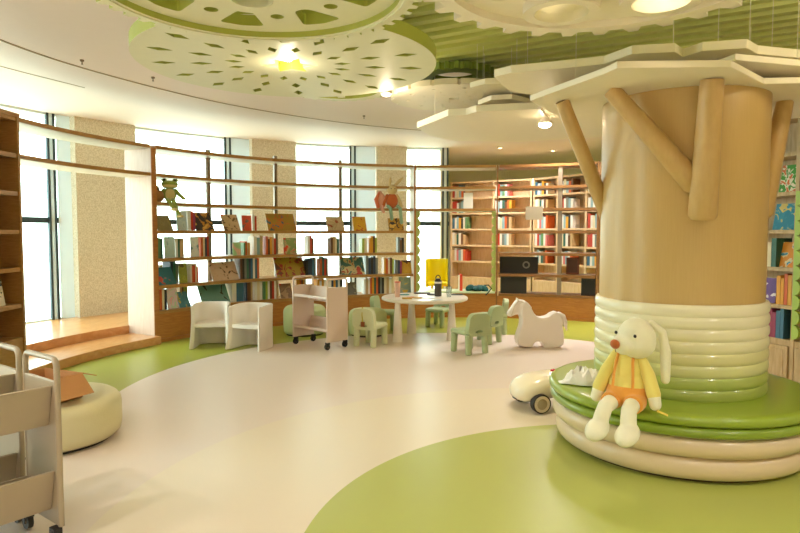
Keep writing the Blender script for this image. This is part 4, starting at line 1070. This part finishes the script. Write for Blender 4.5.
# crumpled white wrapping on the bench
rr = random.Random(5)
bm_ = MB(); vs = []; fs = []; nx, ny = 15, 8
for i in range(nx+1):
    for j in range(ny+1):
        u, v = i/nx, j/ny
        env = math.sin(PI*min(1, max(0, (u-.12)/.88)))**.5*math.sin(PI*v)**.5 if 0 < v < 1 and u > .12 else 0
        vs.append(((u-.5)*.30, (v-.5)*(.06+.13*min(1, u*2.2)), .004+env*(.03+.06*rr.random())))
for i in range(nx):
    for j in range(ny): fs.append((i*(ny+1)+j, (i+1)*(ny+1)+j, (i+1)*(ny+1)+j+1, i*(ny+1)+j+1))
pw = atz(584, 382, .41)
wr = obj('tissue_wrapping', bm_.add(vs, fs), mat('white_wrapping', '#f2f0ea', .35), loc=(pw.x, pw.y, .408), rot=(0, 0, R_(-5)), smooth=25)
sm = wr.modifiers.new('s', 'SOLIDIFY'); sm.thickness = .003
wr.scale = (1.0, 1.0, 1.4); wr.location.x -= .02; wr.location.y -= .02
tag(wr, 'crumpled white wrapping lying on the bench left of the rabbit', 'wrapping')
# frog
fp, frz = onr(171, 4.55, ZS[2]+.001)
fg = thing('frog_plush', 'green plush frog sitting on the third plank with legs hanging down', 'plush toy', fp, frz-.6)
F_g = fuzz('plush_green', '#8a9a40'); F_b = fuzz('plush_belly', '#d8c888')
plush(MB().ell((0, 0, .12), (.075, .06, .11)), 'body', F_g, fg); obj('belly', MB().ell((0, -.018, .12), (.06, .05, .095)), F_b, fg, smooth=80)
h_ = plush(MB().ell((0, -.01, .28), (.095, .075, .055)).ell((0, -.01, .25), (.09, .07, .045)), 'head', F_g, fg)
obj('muzzle', MB().ell((0, -.025, .25), (.088, .065, .035)), F_b, h_, smooth=80)
for sx in (-1, 1):
    e = obj('eye_bump', MB().ell((sx*.06, -.01, .335), (.03, .03, .03)), F_g, h_, smooth=80)
    obj('pupil', MB().ell((sx*.06, -.036, .34), (.013, .01, .014)), M_black, e, smooth=80)
    plush(MB().tube([(sx*.06, 0, .19), (sx*.1, -.01, .12), (sx*.15, -.03, .06)], [.026, .026, .024], 14, round_=True), 'arm', F_g, fg)
    plush(MB().tube([(sx*.03, -.05, .04), (sx*.03, -.11, .03), (sx*.03+.045, -.13, -.06-.05*(sx+1)), (sx*.03+.06, -.14, -.10-.05*(sx+1))], [.026, .025, .022, .026], 14, round_=True), 'leg', F_g, fg)
    obj('foot', MB().ell((sx*.03+.065, -.155, -.115-.05*(sx+1)), (.04, .045, .025)), F_b, fg, smooth=80)
fg.scale = (1.12, 1.0, .84)
bp, brz = onr(159, 4.62, ZS[2]+.001)
br = thing('brown_plush', 'small brown plush toy lying against the upright left of the frog', 'plush toy', bp, brz)
plush(MB().ell((0, 0, .08), (.09, .07, .08), (0, .4, 0)).ell((-.03, 0, .17), (.045, .045, .045)).ell((-.05, 0, .215), (.015, .015, .02)), 'body', fuzz('plush_brown', '#a87840'), br)
obj('nose', MB().ell((-.03, -.045, .165), (.012, .01, .01)), M_black, br)
# small rabbit in orange jacket and pink toy beside it
rp, rrz = onr(392, 4.55, ZS[2]+.001)
rb_ = thing('small_rabbit_plush', 'tan plush rabbit in an orange jacket sitting on the third plank, green legs dangling', 'plush toy', rp, rrz)
F_t = fuzz('plush_tan', '#d0b884'); F_j = fuzz('plush_jacket', '#c0602c'); F_l = fuzz('plush_sage', '#8aa888')
plush(MB().ell((0, 0, .12), (.10, .07, .125)), 'jacket', F_j, rb_, .008)
h_ = plush(MB().ell((0, -.01, .30), (.085, .075, .085)), 'head', F_t, rb_, .008)
for sx, dx in ((-1, .03), (1, .12)): plush(MB().tube([(sx*.04, 0, .36), (sx*.05+dx*.6, 0, .44), (sx*.055+dx, 0, .49)], [.022, .028, .014], 12, round_=True), 'ear', F_t, h_, .007)
for sx in (-1, 1):
    obj('eye', MB().ell((sx*.03, -.08, .31), (.008, .006, .008), n=10), M_black, h_)
    plush(MB().tube([(sx*.08, 0, .2), (sx*.13, -.02, .1), (sx*.15, -.03, .03)], [.03, .03, .025], 12, round_=True), 'arm', F_j if sx < 0 else F_t, rb_, .008)
    plush(MB().tube([(sx*.08, -.06, .03), (sx*.08+.03, -.11, .0), (sx*.08+.05, -.125, -.2-.03*sx)], [.028, .028, .03], 12, round_=True), 'leg', F_l, rb_, .008)
pp, prz = onr(381, 4.57, ZS[2]+.001)
pk = thing('pink_plush', 'pink and orange plush toy leaning beside the small rabbit on the third plank', 'plush toy', pp, prz)
plush(MB().ell((0, 0, .12), (.085, .06, .13)).ell((-.02, 0, .22), (.05, .045, .06)), 'body', fuzz('plush_pink', '#dca084'), pk, .008)
plush(MB().tube([(-.04, -.03, .24), (-.09, -.04, .14), (-.06, -.05, .02)], [.02, .035, .03], 12, round_=True), 'wing', fuzz('plush_coral', '#e07850'), pk, .008)
plush(MB().tube([(.0, -.07, .03), (.0, -.1, -.03), (.02, -.1, -.06)], [.025, .03, .025], 12, round_=True), 'foot', fuzz('plush_pink', '#dca084'), pk, .008)

# spotlight on a short rail under the back octagonal panel
sp = atz(545, 121, 2.30)
tk = thing('track_spotlight', 'bright track spotlight on a short diagonal rail below the octagonal panel', 'light', (sp.x, sp.y, 2.25))
obj('rail', MB().box((0, 0, .085), (.025, .75, .02), rot=(0, 0, R_(-20))), M_white, tk)
obj('lamp_body', MB().tube([(0, 0, .075), (0, -.0, .03)], [.03, .045], 20), M_white, tk)
obj('lamp_lens', MB().ell((0, 0, .02), (.05, .05, .025), n=16), M_lamp, tk)
l = bpy.data.lights.new('track_light', 'SPOT'); l.spot_size = R_(140); l.spot_blend = .8; l.energy = 40; l.color = (1, .86, .62); l.shadow_soft_size = .06
lo = bpy.data.objects.new('track_light', l); lo.location = (0, 0, -.06); link(lo, tk)

# ================================================================ WORLD, CAMERA
w = bpy.data.worlds.new('sky'); S.world = w; w.use_nodes = True
nt = w.node_tree; bg = nt.nodes['Background']
tc = nt.nodes.new('ShaderNodeTexCoord'); sp_ = nt.nodes.new('ShaderNodeSeparateXYZ'); nt.links.new(tc.outputs['Generated'], sp_.inputs[0])
cr_ = nt.nodes.new('ShaderNodeValToRGB'); cr_.color_ramp.elements[0].position = .45; cr_.color_ramp.elements[1].position = .75
cr_.color_ramp.elements[0].color = (1, 1, .97, 1); cr_.color_ramp.elements[1].color = (.92, .97, 1, 1)
mr = nt.nodes.new('ShaderNodeMapRange'); mr.inputs[1].default_value = -1; nt.links.new(sp_.outputs[2], mr.inputs[0]); nt.links.new(mr.outputs[0], cr_.inputs['Fac'])
nt.links.new(cr_.outputs['Color'], bg.inputs['Color']); bg.inputs['Strength'].default_value = 5.5
# portals in the window openings help the daylight sampling
for i, (a, b) in enumerate(spans):
    t1 = R_(200) if a is None else pxt(a); t0 = pxt(b); tm = (t0+t1)/2; wd_ = (t1-t0)*6.3
    l = bpy.data.lights.new('window_daylight', 'AREA'); l.shape = 'RECTANGLE'; l.size = wd_*1.05; l.size_y = 2.8; l.cycles.is_portal = True
    lo = bpy.data.objects.new('window_daylight', l); lo.location = pol(tm, 6.55, 1.6); COL.objects.link(lo)
    d = -Vector((math.cos(tm), math.sin(tm), 0)); lo.rotation_euler = d.to_track_quat('-Z', 'Y').to_euler()
cam = bpy.data.cameras.new('camera'); cam.sensor_width = 36; cam.lens = F/800*36; cam.clip_start = .05; cam.clip_end = 200
co = bpy.data.objects.new('camera', cam); co.location = (0, 0, H); co.rotation_euler = (PI/2-PITCH, 0, 0); COL.objects.link(co); S.camera = co
S.view_settings.view_transform = 'Standard'; S.view_settings.look = 'None'; S.view_settings.exposure = 0.80; S.view_settings.gamma = 1
S.view_settings.use_curve_mapping = False
S.cycles.max_bounces = 10; S.cycles.diffuse_bounces = 6; S.cycles.glossy_bounces = 3; S.cycles.transparent_max_bounces = 16; S.cycles.sample_clamp_indirect = 6

_seen = {}
for _o in bpy.data.objects:
    _l = _o.get('label')
    if _l:
        if len(_l.split()) > 16 or len(_l.split()) < 4: print('LONG', _o.name, len(_l.split()), _l)
        if _l in _seen and not _l.startswith('small round recessed'): print('DUP', _l)
        _seen[_l] = 1
